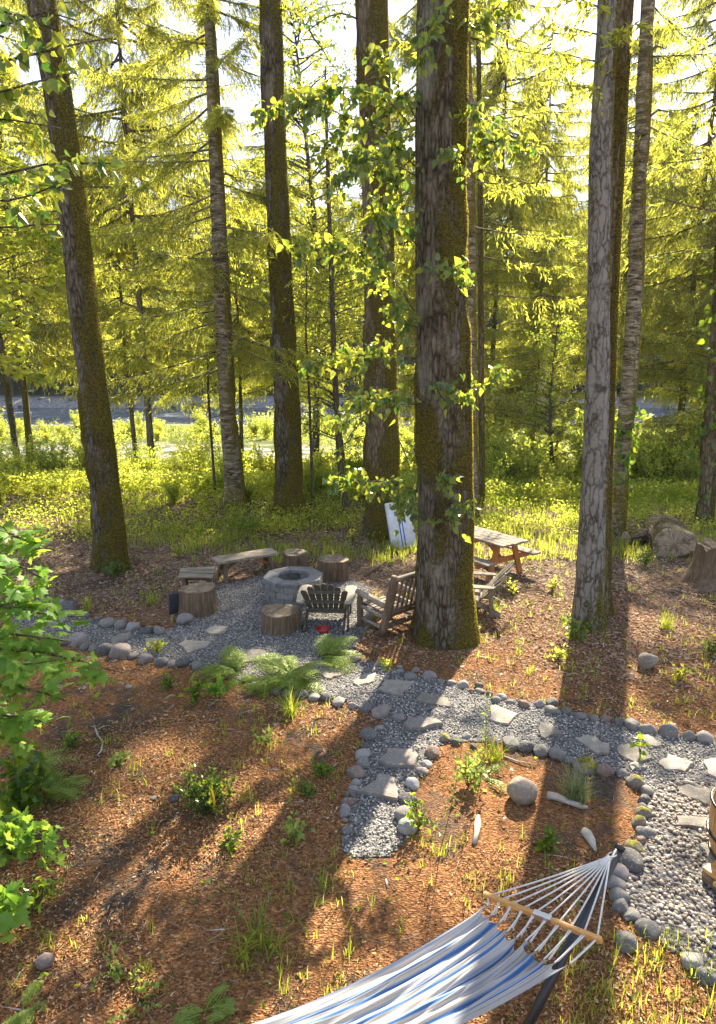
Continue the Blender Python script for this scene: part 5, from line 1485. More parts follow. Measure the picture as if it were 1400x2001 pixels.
# ---------------------------------------------------------------- trees whose boughs reach in from the sides
def side_tree(name, lab, base, hgt, r, barkm, specs, mat, tmpl, asp, leaf_kw, crown=True, flat=False):
    base = np.array([base[0], base[1], tz1(*base)])
    pts = [base - [0, 0, .1], base, base + [0, 0, hgt * .5], base + [.2, .1, hgt]]
    S, F, mo, P = trunk_mesh(pts, [r * 1.1, r, r * .7, .03], 77, 16, .25, -.1)
    t = thing(name, lab, 'tree', base); g = Geo(); g.add(S.reshape(-1, 3), F, mo.reshape(-1)); LV = Leaves()
    for Y, lst in specs:
        e = [onY(x, y, Y + d) for x, y, d in lst]
        S0 = along(P, max(base[2] + .5, e[0][2] - .15 * np.linalg.norm(e[0][:2] - base[:2])))
        leafy(g, LV, [S0] + e, .022, **{**leaf_kw, 'nsub': int(leaf_kw['nsub'] * np.sum(np.linalg.norm(np.diff(e, axis=0), axis=1)) + 5)}, flat=flat)
    if crown:
        for z in np.linspace(base[2] + hgt * .55, base[2] + hgt, 8):
            az = rng.uniform(0, 6.28); L = rng.uniform(1, hgt * .2)
            leafy(g, LV, [along(P, z), along(P, z) + [math.cos(az) * L, math.sin(az) * L, .3]], .03, 14, .8, .13, (.1, .16), s0=.2)
    finish(t, g, barkm, LV, tmpl, asp, mat); return t
side_tree('cottonwood_tree', 'broad-leaved tree whose near branches hang in at the upper left', (-4.5, 4.4), 9.5, .16, M['bark_grey'],
    [(4.6, [(-60, 60, 0), (60, 30, 0), (150, 40, .2)]), (4.6, [(-60, 110, 0), (80, 105, .1), (215, 75, .3)]), (4.6, [(-40, 190, 0), (60, 150, .1), (150, 140, .3)]), (4.7, [(-60, 340, 0), (60, 320, 0), (235, 320, .3)]),
     (4.7, [(-60, 380, 0), (60, 370, .2), (150, 360, .3)]), (4.5, [(-60, 10, 0), (30, 20, 0), (110, 60, .1)]), (4.8, [(-40, 440, 0), (60, 420, 0), (130, 440, .1)]), (4.7, [(-60, 230, 0), (50, 230, 0), (120, 250, .1)])],
    M['leaf'], T_HEART, .9, dict(nsub=22, sublen=.28, gap=.07, size=(.055, .105), s0=.40))
side_tree('vine_maple', 'bright green vine maple crowding in along the left edge', (-3.55, 5.3), 3.6, .06, M['bark_thin'],
    [(4.9, [(-40, 1080, 0), (60, 1110, 0), (130, 1160, 0)]), (4.8, [(-40, 1180, 0), (60, 1195, 0), (170, 1205, 0)]), (4.9, [(-40, 1260, 0), (80, 1270, 0), (190, 1300, 0), (240, 1315, 0)]), (4.7, [(-60, 1330, 0), (40, 1340, 0), (130, 1370, 0)]),
     (4.7, [(-60, 1400, 0), (30, 1400, 0), (110, 1420, 0)]), (5.3, [(-40, 1020, 0), (50, 1060, 0), (110, 1075, 0)]), (4.6, [(-60, 1290, 0), (30, 1300, 0), (110, 1290, 0)]), (5.0, [(-40, 1140, 0), (30, 1150, 0), (95, 1190, 0)]), (4.6, [(-60, 1430, 0), (10, 1440, 0), (60, 1460, 0)]), (5.0, [(-40, 1225, 0), (50, 1235, 0), (140, 1255, 0)])],
    M['maple'], T_MAPLE, .95, dict(nsub=12, sublen=.36, gap=.09, size=(.09, .155), s0=.25, droop=.25), crown=False, flat=True)
side_tree('bigleaf_maple', 'yellow-green maple in full sun behind the leaning mossy trunk', (-9.3, 13.0), 13, .22, M['bark_grey'],
    [(13, [(-60, 300, 0), (60, 330, 0), (130, 380, 0)]), (13, [(-60, 400, 0), (40, 430, 0), (120, 500, 0)]), (13, [(-60, 520, 0), (40, 560, 0), (110, 590, 0)]), (13, [(-60, 620, 0), (30, 640, 0), (70, 680, 0)]), (13, [(-60, 690, 0), (40, 730, 0), (95, 745, 0)]),
     (13, [(-60, 220, 0), (60, 250, 0), (110, 300, 0)]), (13, [(-60, 470, 0), (60, 480, 0), (130, 560, 0)]), (13.5, [(-60, 350, 0), (40, 390, 0), (100, 440, 0)]), (13.5, [(-60, 570, 0), (20, 590, 0), (60, 630, 0)]), (13.5, [(-60, 260, 0), (20, 300, 0), (60, 360, 0)])],
    M['shrub'], T_MAPLE, .95, dict(nsub=13, sublen=.9, gap=.11, size=(.10, .17), s0=.25, droop=.35), crown=True, flat=True)

# ---------------------------------------------------------------- conifers and broadleaf trees beyond the clearing
def conifer(name, lab, x, y, hgt, r, z0, L0, nb, sd, scale=1.0, mat=None, tl=(.12, .30), w=.036, group=None, rise=(-.35, -.05), dens=.7, top=.12):
    base = np.array([x, y, tz1(x, y)])
    pts = [base - [0, 0, .1], base, base + [rng.normal() * .2, rng.normal() * .2, hgt * .5], base + [0, 0, hgt]]
    S, F, mo, P = trunk_mesh(pts, [r * 1.1, r, r * .6, .02], sd, 12, .3, -.05)
    t = thing(name, lab, 'tree', base, group); g = Geo(); g.add(S.reshape(-1, 3), F, mo.reshape(-1)); LV = Leaves()
    for k in range(nb):
        f = (k + rng.uniform(0, 1)) / nb; z = base[2] + z0 + (hgt - z0) * f
        L = L0 * (1 - f * (1 - top)) * rng.uniform(.75, 1.12)
        bough(g, LV, along(P, z), rng.uniform(0, 6.28), L, .03, rng.uniform(*rise), .14, dens, tl, s0=.15)
    finish(t, g, M['bark_brown'], LV, T_NEEDLE, (w,), mat or M['conifer']); return t
MID = [(4.2, 29.0, 14.5, 'tall conifer in the middle distance right of the giant trunk'), (9.0, 33.0, 13.0, 'dense conifer behind the grey cracked-bark trunk'),
       (15.5, 28.0, 13.0, 'golden conifer with sweeping boughs at the right rear'), (-10.8, 31.0, 15.0, 'golden back-lit conifer behind the slim banded conifer'),
       (-6.4, 35.0, 14.5, 'conifer glimpsed between the leaning and slim trunks'), (18.5, 32.0, 16.0, 'conifer at the right rear edge of the wood')]
A = conifer('conifer_tree', MID[0][3], *MID[0][:3], .13, 3.6, 5.2, 120, 51, top=.30, dens=2.7, tl=(.07, .19), w=.020)
B2 = conifer('conifer_tree', MID[3][3], *MID[3][:3], .12, 6.0, 4.9, 108, 52, top=.30, dens=2.7, tl=(.07, .19), w=.020)
for k, (x, y, h, lab) in enumerate(MID):
    if k in (0, 3): continue
    src, h0 = (A, 17.0) if k % 2 else (B2, 15.0)
    copy_thing(src, (x, y, tz1(x, y)), rng.uniform(0, 6.28), h / h0, lab)
for k, (x, y, sc_, q, lab) in enumerate([(-9.4, 29.0, (1.2, 1.2, 1.95), 1, 'tall golden conifer towering behind the slim banded trunk'), (-16.5, 32.0, (1.3, 1.3, 2.0), 0, 'tall conifer towering behind the leaning mossy trunk'), (3.0, 32.5, (1.1, 1.1, 1.75), 1, 'tall conifer towering behind the giant trunk'),
        (14.8, 29.5, (1.15, 1.15, 1.7), 0, 'tall golden conifer towering behind the right-leaning banded trunk'), (20.5, 33.0, (1.3, 1.3, 1.8), 1, 'tall conifer towering at the right edge'), (-23.0, 36.0, (1.4, 1.4, 2.0), 1, 'tall conifer towering at the left edge'), (-4.2, 38.0, (1.1, 1.1, 1.35), 0, 'conifer towering between the slim and straight trunks'), (6.9, 34.0, (1.1, 1.1, 1.8), 1, 'tall conifer rising just right of the giant trunk'), (11.2, 42.0, (1.25, 1.25, 1.7), 0, 'tall conifer showing left of the grey cracked-bark trunk'), (18.0, 46.0, (1.3, 1.3, 1.8), 1, 'tall conifer behind the gap right of the banded trunk')]):
    copy_thing((A, B2)[q], (x, y, tz1(x, y)), rng.uniform(0, 6.28), sc_, lab)
C3 = conifer('conifer_tree', 'conifer out of frame at right whose boughs cross the upper right corner', 15.4, 25.0, 17, .24, 2.6, 6.6, 92, 53, tl=(.07, .19), w=.020, dens=2.7)

def broad(name, lab, x, y, hgt, r, z0, spread, nb, size, sd, group=None, mat=None):
    base = np.array([x, y, tz1(x, y)])
    pts = [base - [0, 0, .1], base, base + [rng.normal() * .4, rng.normal() * .4, hgt * .5], base + [rng.normal() * .6, 0, hgt * .95]]
    S, F, mo, P = trunk_mesh(pts, [r * 1.1, r, r * .6, .03], sd, 12, .3, -.1)
    t = thing(name, lab, 'tree', base, group); g = Geo(); g.add(S.reshape(-1, 3), F, mo.reshape(-1)); LV = Leaves()
    for k in range(nb):
        f = rng.uniform(0, 1); z = base[2] + z0 + (hgt - z0) * f
        az = rng.uniform(0, 6.28); L = spread * (1 - .55 * f) * rng.uniform(.5, 1.1); S0 = along(P, z)
        leafy(g, LV, [S0, S0 + [math.cos(az) * L * .5, math.sin(az) * L * .5, L * .22], S0 + [math.cos(az) * L, math.sin(az) * L, L * .28]], .035, 13, 1.0, .13, size, s0=.25)
    finish(t, g, M['bark_grey'], LV, T_SMALL, .85, mat or M['leaf_far']); return t
D1 = broad('alder_tree', 'yellow-leaved tree with small fluttering leaves between the straight trunk and thick mossy trunk', -1.9, 27.5, 19, .16, 5.5, 4.2, 105, (.07, .14), 54)
D2 = broad('alder_tree', 'leafy alder low behind the young slender conifer', -.5, 24.5, 9.0, .12, 1.6, 2.8, 62, (.07, .13), 55)
for x, y, s, src, lab in [(-15.5, 29, .95, D1, 'sunlit leafy tree behind the maple at the far left'), (7.6, 24.5, .7, D2, 'low leafy tree right of the giant trunk'), 
                         (12.3, 22.5, .75, D2, 'low leafy tree at the right rear of the clearing')]:
    copy_thing(src, (x, y, tz1(x, y)), rng.uniform(0, 6.28), s, lab)

# thicket on the flood plain
def shrub_src(hgt, nst, size, sd, mat):
    g = Geo(); LV = Leaves(); base = np.array([0, 0, 0.0])
    for k in range(nst):
        az = rng.uniform(0, 6.28); L = hgt * rng.uniform(.6, 1.1); o = rng.uniform(.15, .65) * L
        leafy(g, LV, [base + rvec(1, .08)[0] * [1, 1, 0], [math.cos(az) * o * .5, math.sin(az) * o * .5, L * .6], [math.cos(az) * o, math.sin(az) * o, L]], .012, 18, .42, .075, size, s0=.08, droop=.1, sub_up=.5)
    return g, LV
SHR = []
SHN = 'back-lit yellow-green shrub in the thicket between clearing and river'
SHG = 'shrubs of the thicket between clearing and river'
spots = []
for k in range(235):
    y = 22.8 + 41 * rng.uniform(0, 1) ** 1.35; x = rng.uniform(-.62 * y - 2, .62 * y + 2)
    if 37 < y < 50 and x < 1: continue
    zg = tz1(x, y); s = rng.uniform(.85, 1.6) * (.9 if y < 30 else 1.0)
    if x < 6: s = min(s, max(.35, (4.1 - .088 * y - zg) / 1.5 * rng.uniform(.85, 1.4)))
    spots.append((x, y, s))
for k in range(46):                                   # taller thicket on the right
    y = rng.uniform(20.0, 27); x = rng.uniform(3.6, .60 * y + 1)
    spots.append((x, y, rng.uniform(1.0, 1.75)))
for k in range(95):                                   # low bushes on the bank edge
    y = rng.uniform(17.6, 24.5); x = rng.uniform(-.62 * y, 3.5 if y < 20 else .6 * y)
    spots.append((x, y, rng.uniform(.30, .60) if y < 20.3 else rng.uniform(.55, 1.0)))
for k in range(45):                                   # brush along the near river shore
    y = rng.uniform(52, 63); spots.append((rng.uniform(-.6 * y, .12 * y), y, rng.uniform(.8, 1.35)))
srcs = []
for k, (h, n, sz) in enumerate(((1.4, 20, (.05, .10)), (1.1, 18, (.045, .085)), (1.8, 18, (.06, .11)), (1.0, 14, (.06, .12)))):
    srcs.append((shrub_src(h, n, sz, k, None)))
protos = []
for k, (x, y, s) in enumerate(spots):
    P = np.array([x, y, tz1(x, y) - .03])
    if k < 4:
        t = thing('thicket_shrub', SHN, 'shrub', (0, 0, 0), SHG)
        part('stems', srcs[k][0], M['bark_thin'], t, False); part('foliage', srcs[k][1].geo(T_SMALL, .85), M['shrub'], t, False)
        t.location = tuple(P); t.scale = (s,) * 3; protos.append(t)
    else:
        copy_thing(protos[k % 4], P, rng.uniform(0, 6.28), s)

def scatter(name, n, fn, size, tmpl, asp, mat, lab, cat, up=.4, lift=.0, vert=.0):
    P = fn(n); N = len(P); P = np.column_stack([P, tz(P[:, 0], P[:, 1]) + lift + rng.uniform(0, 1, N) ** 1.5 * vert])
    L = Leaves(); L.add(P, rvec(N) * [1, 1, .4] + Z * up, rvec(N) * .6 + Z * .4, rng.uniform(*size, N))
    solo(name, L.geo(tmpl, asp), mat, (0, 0, 0), lab, cat, kind='stuff', smooth=False)
def band(y0, y1, pw=1.0, xa=.66, patch=None, x0=None, x1=None):
    def f(n):
        y = y0 + (y1 - y0) * rng.uniform(0, 1, n) ** pw; x = rng.uniform(-1, 1, n) * (xa * y + 2)
        P = np.stack([x, y], -1)
        if x0 is not None: P = P[(P[:, 0] > x0)]
        if x1 is not None: P = P[(P[:, 0] < x1)]
        if patch:
            b = fbm(np.column_stack([P, P[:, 0] * 0]), patch[0], patch[2], 3); P = P[b > patch[1] + rng.uniform(-.04, .04, len(P))]
        P = P[~inpoly(P, PW)]
        return P
    return f
scatter('undergrowth', 190000, lambda n: (lambda Q: Q[~((Q[:, 1] > 38.5 + 1.5 * np.sin(Q[:, 0])) & (Q[:, 1] < 49 + np.sin(Q[:, 0] * .7)) & (Q[:, 0] < -1 + 1.5 * np.sin(Q[:, 1])) & (rng.uniform(0, 1, len(Q)) < .97))])(band(18.8, 62, 1.9)(n)), (.05, .12), T_SMALL, .8, M['shrub'], 'sunlit leafy ground cover spread across the flood plain', 'undergrowth', .6, 0, .60)
scatter('bank_plants', 90000, band(14.2, 22, .62, .66, (.8, .42, 12)), (.04, .09), T_SMALL, .8, M['shrub'], 'low leafy plants on the bank behind the seats', 'ground cover', .5, 0, .28)
scatter('seedlings', 9000, band(2.2, 16, 1.0, .66, (1.1, .51, 15)), (.02, .055), T_SMALL, .8, M['ivy'], 'tiny green seedlings scattered through the mulch', 'seedlings', .2, .005, .06)

# grass
def blades(P, n_per, h, w, spread, mat, name, lab, cat, kind='stuff', lean=.55, group=None, loc=(0, 0, 0), par=None):
    N = len(P) * n_per
    b = np.repeat(P, n_per, 0) + np.column_stack([rng.normal(size=(N, 2)) * spread, np.zeros(N)])
    a = rng.uniform(0, 6.28, N); d = np.stack([np.cos(a), np.sin(a), a * 0], -1) * (lean * rng.uniform(.2, 1.3, N))[:, None]
    L = h * rng.uniform(.45, 1.15, N); ww = w * rng.uniform(.7, 1.2, N); s = np.stack([-np.sin(a), np.cos(a), a * 0], -1)
    V = np.zeros((N, 7, 3))
    for k, (f, wf) in enumerate(((0, 1), (.4, .9), (.75, .6))):
        c = b + d * (L * f ** 1.7)[:, None] + Z * (L * (f - .35 * np.linalg.norm(d, axis=1) * f * f))[:, None]
        V[:, 2 * k] = c - s * (ww * wf / 2)[:, None]; V[:, 2 * k + 1] = c + s * (ww * wf / 2)[:, None]
    V[:, 6] = b + d * L[:, None] + Z * (L * (1 - .35 * np.linalg.norm(d, axis=1) * 1.15))[:, None]
    F4 = np.array([[0, 1, 3, 2], [2, 3, 5, 4]])[None] + (np.arange(N) * 7)[:, None, None]; F3 = np.array([[4, 5, 6]])[None] + (np.arange(N) * 7)[:, None, None]
    g = Geo(); g.add(V.reshape(-1, 3), F4.reshape(-1, 4)); g.f.append(F3.reshape(-1, 3))
    if par is not None: return part(name, g, mat, par, True)
    return solo(name, g, mat, loc, lab, cat, group, kind, True)
def on_ground(P2): return np.column_stack([P2, tz(P2[:, 0], P2[:, 1])])
G1 = on_ground(band(1.8, 15, 1.0, .66, (.9, .46, 21))(2200)); G2 = on_ground(band(13, 22.5, 1.0, .66, (.6, .44, 22))(6500))
blades(np.concatenate([G1]), 6, .15, .008, .025, M['grass'], 'grass', 'thin grass sprouting here and there in the mulch', 'grass')
blades(G2, 7, .27, .013, .08, M['grass'], 'bank_grass', 'bright grass along the foot of the bank and clearing', 'grass')
G3 = np.array([at(x, y) for x, y in zip(rng.uniform(1070, 1420, 130), rng.uniform(1830, 2040, 130))])
blades(G3[:75], 6, .17, .008, .05, M['grass'], 'corner_grass', 'sunlit grass in the lower right corner by the hammock', 'grass')
G4 = np.array([at(x, y) for x, y in zip(rng.uniform(450, 700, 40), rng.uniform(1700, 1960, 40))])
blades(G4, 5, .17, .007, .03, M['grass'], 'wild_grass', 'sparse grass in the mulch left of the hammock canvas', 'grass')

def tuft(x, y, n, h, w, mat, lab, lean=.8, spread=.03, name='grass_tuft', cat='grass tuft'):
    P = at(x, y); blades(P[None], n, h, w, spread, M[mat], name, lab, cat, None, lean, None, P)
tuft(567, 1398, 90, .34, .012, 'sedge', 'bright yellow sedge tuft below the bracken at the path edge', .85)
tuft(1126, 1562, 260, .34, .006, 'fescue', 'blue-green fescue tuft by the bleached driftwood stick', .8, .05)
tuft(965, 1488, 60, .32, .010, 'sedge', 'yellow-green grass clump by the flowering stalks near the path fork', .6, .05)
tuft(497, 1862, 50, .27, .016, 'grass', 'broad-bladed grass clump above the left end of the hammock', .9, .07)
tuft(965, 1200, 90, .36, .010, 'sedge', 'pale sedge tuft right of the giant trunk base', .9, .05)
tuft(1302, 1228, 70, .34, .009, 'sedge', 'upright pale grass tuft above the grey-tan boulder', .5, .05)
tuft(172, 1308, 110, .30, .006, 'fescue', 'dry fine grass tuft below the path near the maple', .8, .05)
tuft(300, 1180, 60, .30, .011, 'grass', 'green grass clump left of the tall seat stump', .7, .08)
tuft(170, 1195, 26, .42, .014, 'grass', 'long-bladed grass sprout behind the left path stones', .5, .04)
tuft(545, 1100, 40, .30, .012, 'grass', 'grass tuft behind the long bench', .6, .08)
tuft(745, 1100, 60, .32, .012, 'grass', 'grass tuft in front of the toss board', .6, .12)
tuft(1010, 1100, 40, .3, .010, 'grass', 'grass tuft by the picnic table leg', .6, .08)

def weed(x, y, n, h, lab, mat='ivy', sz=(.05, .09), tm=None, name='weed', cat='weed', spread=.10):
    P = at(x, y); g = Geo(); LV = Leaves()
    for k in range(n):
        az = rng.uniform(0, 6.28); o = rng.uniform(.3, 1) * spread; hh = h * rng.uniform(.6, 1.1)
        leafy(g, LV, [P, P + [math.cos(az) * o * .4, math.sin(az) * o * .4, hh * .6], P + [math.cos(az) * o, math.sin(az) * o, hh]], .004, 5, min(.2, h * .5), .05, sz, s0=.3, droop=.2)
    t = thing(name, lab, cat, P); part('stems', g, M['bark_thin'], t, False); part('foliage', LV.geo(tm or T_SMALL, .85), M[mat], t, False)
weed(385, 1372, 7, .30, 'dark leafy weed below the path left of the bracken', 'ivy', (.06, .12))
weed(425, 1365, 4, .26, 'pale maple seedling beside the dark leafy weed', 'maple', (.07, .11), T_MAPLE, 'maple_seedling', 'seedling')
weed(1125, 1250, 12, .30, 'dark low plant at the foot of the grey cracked-bark trunk', 'ivy', (.05, .09), spread=.30)
weed(1260, 1105, 14, .34, 'bronze small-leaved bush in front of the huge sawn log', 'boxwood', (.04, .07), name='low_bush', cat='bush', spread=.25)
weed(1390, 1280, 8, .3, 'dark bush cut by the right edge below the old stump', 'boxwood', (.05, .08), spread=.25)
weed(915, 1540, 9, .28, 'flowering weed with pale fronds right of the gravel spur', 'fern', (.05, .09), spread=.22)
weed(820, 1620, 7, .26, 'green weed at the bottom right of the gravel spur', 'ivy', (.04, .07), spread=.2)
weed(1250, 1490, 2, .30, 'single big-leaved seedling standing in the gravel at right', 'ivy', (.06, .08), T_HEART, 'seedling', 'seedling', .1)
weed(840, 1225, 6, .2, 'small leafy weed at the foot of the giant trunk', 'ivy', (.04, .07))
weed(1062, 1655, 6, .16, 'small leafy weed above the hammock spreader cords', 'ivy', (.05, .08), spread=.12)
weed(600, 1560, 6, .14, 'small clump of leaves left of the triangular flagstone', 'ivy', (.04, .06), spread=.16)
weed(225, 1495, 6, .14, 'pale leafy clump on the mulch under the maple', 'fern', (.04, .07), spread=.16)
weed(1000, 1165, 6, .30, 'sunlit yellow seedling right of the tan slatted chair', 'shrub', (.04, .07))
weed(540, 1050, 16, .55, 'green shrub on the bank above the long bench', 'shrub', (.05, .08), name='bank_shrub', cat='shrub', spread=.55)
weed(480, 1040, 12, .45, 'low leafy shrub on the bank left of the straight trunk', 'ivy', (.05, .08), name='bank_shrub', cat='shrub', spread=.55)
weed(228, 1128, 12, .34, 'dark leafy weeds hugging the foot of the leaning trunk', 'boxwood', (.05, .08), spread=.35)
weed(20, 1680, 4, .5, 'maple seedling with big leaves low on the left edge', 'maple', (.11, .15), T_MAPLE, 'maple_seedling', 'seedling', .22)
weed(10, 1830, 3, .45, 'maple seedling in the lowest left corner', 'maple', (.12, .16), T_MAPLE, 'maple_seedling', 'seedling', .18)
weed(85, 1700, 3, .42, 'thin-stemmed maple seedling on the mulch near the left edge', 'maple', (.07, .11), T_MAPLE, 'maple_seedling', 'seedling', .12)
weed(215, 1900, 7, .10, 'creeping leaf patch near the lower left corner', 'fern', (.03, .05), spread=.28)
weed(270, 1960, 7, .10, 'creeping leaf patch left of the hammock hem', 'fern', (.03, .05), spread=.24)
weed(40, 1590, 9, .5, 'leafy bush below the vine maple on the left edge', 'ivy', (.08, .12), T_MAPLE, 'low_bush', 'bush', .3)
for x, y, n, h, m_, lab in [(120, 1330, 7, .22, 'shrub', 'yellow-green weed below the largest left edging stone'), (140, 1462, 7, .2, 'ivy', 'leafy weed under the lowest vine maple twig'), (305, 1275, 6, .2, 'shrub', 'young weed growing between the left path stones'),
        (330, 1345, 6, .22, 'ivy', 'leafy weed left of the dark leafy weed below the path'), (520, 1455, 5, .16, 'fern', 'pale weed on the lit mulch left of the gravel spur'), (635, 1515, 6, .16, 'ivy', 'leafy weed beside the middle of the left spur edging'),
        (580, 1640, 7, .15, 'fern', 'spreading weed left of the foot of the gravel spur'), (440, 1655, 5, .12, 'ivy', 'tiny weed below the glossy evergreen shrub'), (80, 1760, 6, .2, 'ivy', 'weed beside the lower left maple seedlings'), (760, 1310, 5, .16, 'shrub', 'little weed among the far edging stones by the giant trunk'),
        (1090, 1290, 8, .2, 'shrub', 'sunlit weed left of the grey trunk shadow'), (1330, 1330, 7, .2, 'shrub', 'sunlit weed right of the grey-tan boulder'), (1080, 1155, 8, .22, 'shrub', 'weed on the litter left of the grey cracked-bark trunk'), (690, 1060, 9, .3, 'shrub', 'green weed left of the toss board trunk'), (640, 1065, 8, .3, 'shrub', 'green weed behind the dark mossy log round'), (350, 1090, 8, .28, 'shrub', 'green weed left of the long bench end')]:
    weed(x, y, n, h, lab, m_, (.04, .075), spread=.16)
def stalk(x0, y0, x1, y1, lab):
    P = at(x0, y0); e = onY(x1, y1, P[1] + .05); g = Geo(); k = np.linspace(0, 1, 8)[:, None]
    pts = P + (e - P) * k + np.sin(k * 3) * np.array([.02, 0, 0]); tube(g, pts, np.linspace(.004, .0015, 8), 5, False)
    t = thing('wild_stalk', lab, 'stalk', P); part('stem', g, M['bark_thin'], t, False)
    L = Leaves(); n = 60; f = rng.uniform(.25, 1, n)[:, None]; L.add(P + (e - P) * f + rvec(n, .02), rvec(n) + Z * .3, rvec(n), rng.uniform(.02, .05, n)); part('foliage', L.geo(T_SMALL, .5), M['fern'], t, False)
stalk(938, 1530, 952, 1360, 'tall thin wild stalk crossing the gravel by the fork')
stalk(860, 1665, 905, 1440, 'tall leaning wild stalk right of the gravel spur')
stalk(1010, 1290, 1012, 1250, 'short wild stalk on the litter right of the giant trunk')

# glossy evergreen shrub with a yellow ribbon
P = at(402, 1592); t = thing('evergreen_shrub', 'small glossy evergreen shrub with a yellow ribbon in the mulch', 'shrub', P)
g = Geo(); LV = Leaves()
for k in range(46):
    az = rng.uniform(0, 6.28); o = rng.uniform(.05, .30); hh = rng.uniform(.15, .5) * (1.15 - o)
    leafy(g, LV, [P, P + [math.cos(az) * o * .6, math.sin(az) * o * .6, hh * .55], P + [math.cos(az) * o, math.sin(az) * o, hh]], .006, 7, .10, .02, (.022, .048), s0=.35, droop=-.35, sub_up=.6)
part('stems', g, M['bark_thin'], t, False); part('foliage', LV.geo(T_SMALL, .8), M['boxwood'], t, False)
g = Geo(); a = onY(412, 1541, P[1] - .36); tube(g, [a, a + [.018, -.02, -.01], a + [.028, -.025, -.06], a + [.030, -.02, -.14]], [.007, .010, .011, .010], 4)
solo('ribbon', g, M['yellow_tape'], a, 'yellow ribbon tied to the glossy evergreen shrub', 'ribbon')

# bracken and sword ferns
def frond_geo(L, sd, npin=15, arch=.45, w=.36):
    rg = np.random.default_rng(sd); LV = Leaves(); GW = Geo()
    k = np.linspace(0, 1, 12)[:, None]
    pts = np.array([0, 0, 0]) + np.array([1, 0, 0]) * L * .88 * k + Z * L * (arch * k * 1.25 - arch * 1.25 * k * k * .95)
    tube(GW, pts, np.linspace(.005, .001, 12), 5, False)
    for s in np.linspace(.22, .99, npin):
        b = np.array([np.interp(s, k[:, 0], pts[:, i]) for i in range(3)])
        pl = L * w * (math.sin(math.pi * (s - .08) ** .75) ** .8 * .9 + .08) * (1.05 - .55 * s)
        for e in (-1, 1):
            d = np.array([.55, e * 1.0, rg.uniform(-.25, -.02)]); d /= np.linalg.norm(d)
            m = max(4, int(pl / .024)); q = np.linspace(.04, 1, m)[:, None]; pp = b + d * pl * q - Z * .12 * pl * q * q
            for f in (-1, 1):
                dd = np.tile(np.array([1.0, e * .25, -.05]) * f, (m, 1)) + rg.normal(size=(m, 3)) * .12 + d * .45
                LV.add(pp, dd, np.tile([0, 0, 1.0], (m, 1)) + rg.normal(size=(m, 3)) * .2, pl * .21 * (1.1 - q[:, 0]) + .010)
    return GW, LV
def fern(lab, x, y, n, L, sd, azr=(0, 6.28), arch=.45, label_cat='fern'):
    P = at(x, y); t = thing('fern', lab, label_cat, P); rg = np.random.default_rng(sd)
    base = []
    for q in range(2):
        GW, LV = frond_geo(L, sd + q, arch=arch); g = Geo(); g.add(LV.geo(T_NEEDLE, .60).V(), LV.geo(T_NEEDLE, .60).f[0])
        for f_, v_ in zip(GW.f, [None] * len(GW.f)): pass
        st_ = Geo(); st_.v = GW.v; st_.f = GW.f; st_.n = GW.n; st_.a = GW.a
        off = g.n; g.v += GW.v; g.a += GW.a; g.f += [f + off for f in GW.f]; g.n += GW.n
        base.append(mesh_data('frond', g, M['fern'], False))
    for k in range(n):
        o = bpy.data.objects.new('frond', base[k % 2]); COL.objects.link(o); o.parent = t
        o.location = (rg.normal() * .03, rg.normal() * .03, 0)
        o.rotation_euler = (rg.normal() * .12, rg.uniform(-.35, .15), rg.uniform(*azr)); s = rg.uniform(.65, 1.1); o.scale = (s, s, s)
fern('largest bracken fern spreading over the path by the squat log round', 570, 1328, 15, .74, 301, arch=.6)
fern('bracken fern on the right side of the bracken cluster by the dark chair', 628, 1292, 11, .64, 311, (-.9, 1.6), .55)
fern('bracken fern on the left side of the bracken cluster over the path edge', 470, 1320, 12, .68, 321, (1.6, 4.6), .5)
fern('low bracken fern between the left bracken and mulch', 520, 1335, 10, .60, 331, (2.8, 6.0), .45)
fern('small fern in the mulch at the bottom left of the hammock', 400, 1990, 7, .22, 341)
fern('sword fern under the maple on the left edge', 90, 1560, 10, .5, 351, (-1.6, 1.2), .4)
fern('deep green fern clump at the left edge above the seedlings', 20, 1545, 10, .7, 361, (-1.4, 1.5), .5)
fern('tiny fern on bare soil in the lower left', 60, 1970, 6, .22, 371)
fern('pale fern beside the flowering weed', 945, 1520, 6, .40, 381)

# ---------------------------------------------------------------- far bank
FC = conifer('far_conifer', 'dark conifer on the wooded hillside across the river', -26, 122, 24, .4, 1.5, 5.0, 54, 61, mat=M['conifer_far'], tl=(.6, 1.3), w=.28, dens=.22, group='trees on the hillside across the river')
FB = broad('far_broadleaf', 'round leafy tree on the wooded hillside across the river', 12, 121, 17, .35, 2.5, 6.0, 46, (.5, 1.0), 62, 'trees on the hillside across the river', M['leaf_far'])
TALL = [(-62, 116), (-48, 121), (-36, 117), (-25, 123), (-14, 118), (-5, 124), (7, 119), (17, 123), (27, 117), (36, 122), (45, 118), (55, 123), (66, 117), (-72, 122), (76, 122), (31, 127), (-30, 128), (12, 129), (50, 130), (-55, 130)]
for k, (x, y) in enumerate(TALL):
    if k == 0: TA = conifer('far_conifer', 'towering conifer on the far river bank', x, y, 44, .5, 4, 8.5, 90, 91, tl=(.6, 1.2), w=.20, dens=.42, group='towering conifers on the far river bank', mat=M['conifer'])
    elif k == 1: TB = conifer('far_conifer', 'towering conifer on the far river bank', x, y, 41, .5, 6, 9.0, 90, 92, tl=(.6, 1.2), w=.22, dens=.42, group='towering conifers on the far river bank', mat=M['conifer'])
    else: copy_thing((TA, TB)[k % 2], (x, y, tz1(x, y)), rng.uniform(0, 6.28), rng.uniform(.85, 1.18))
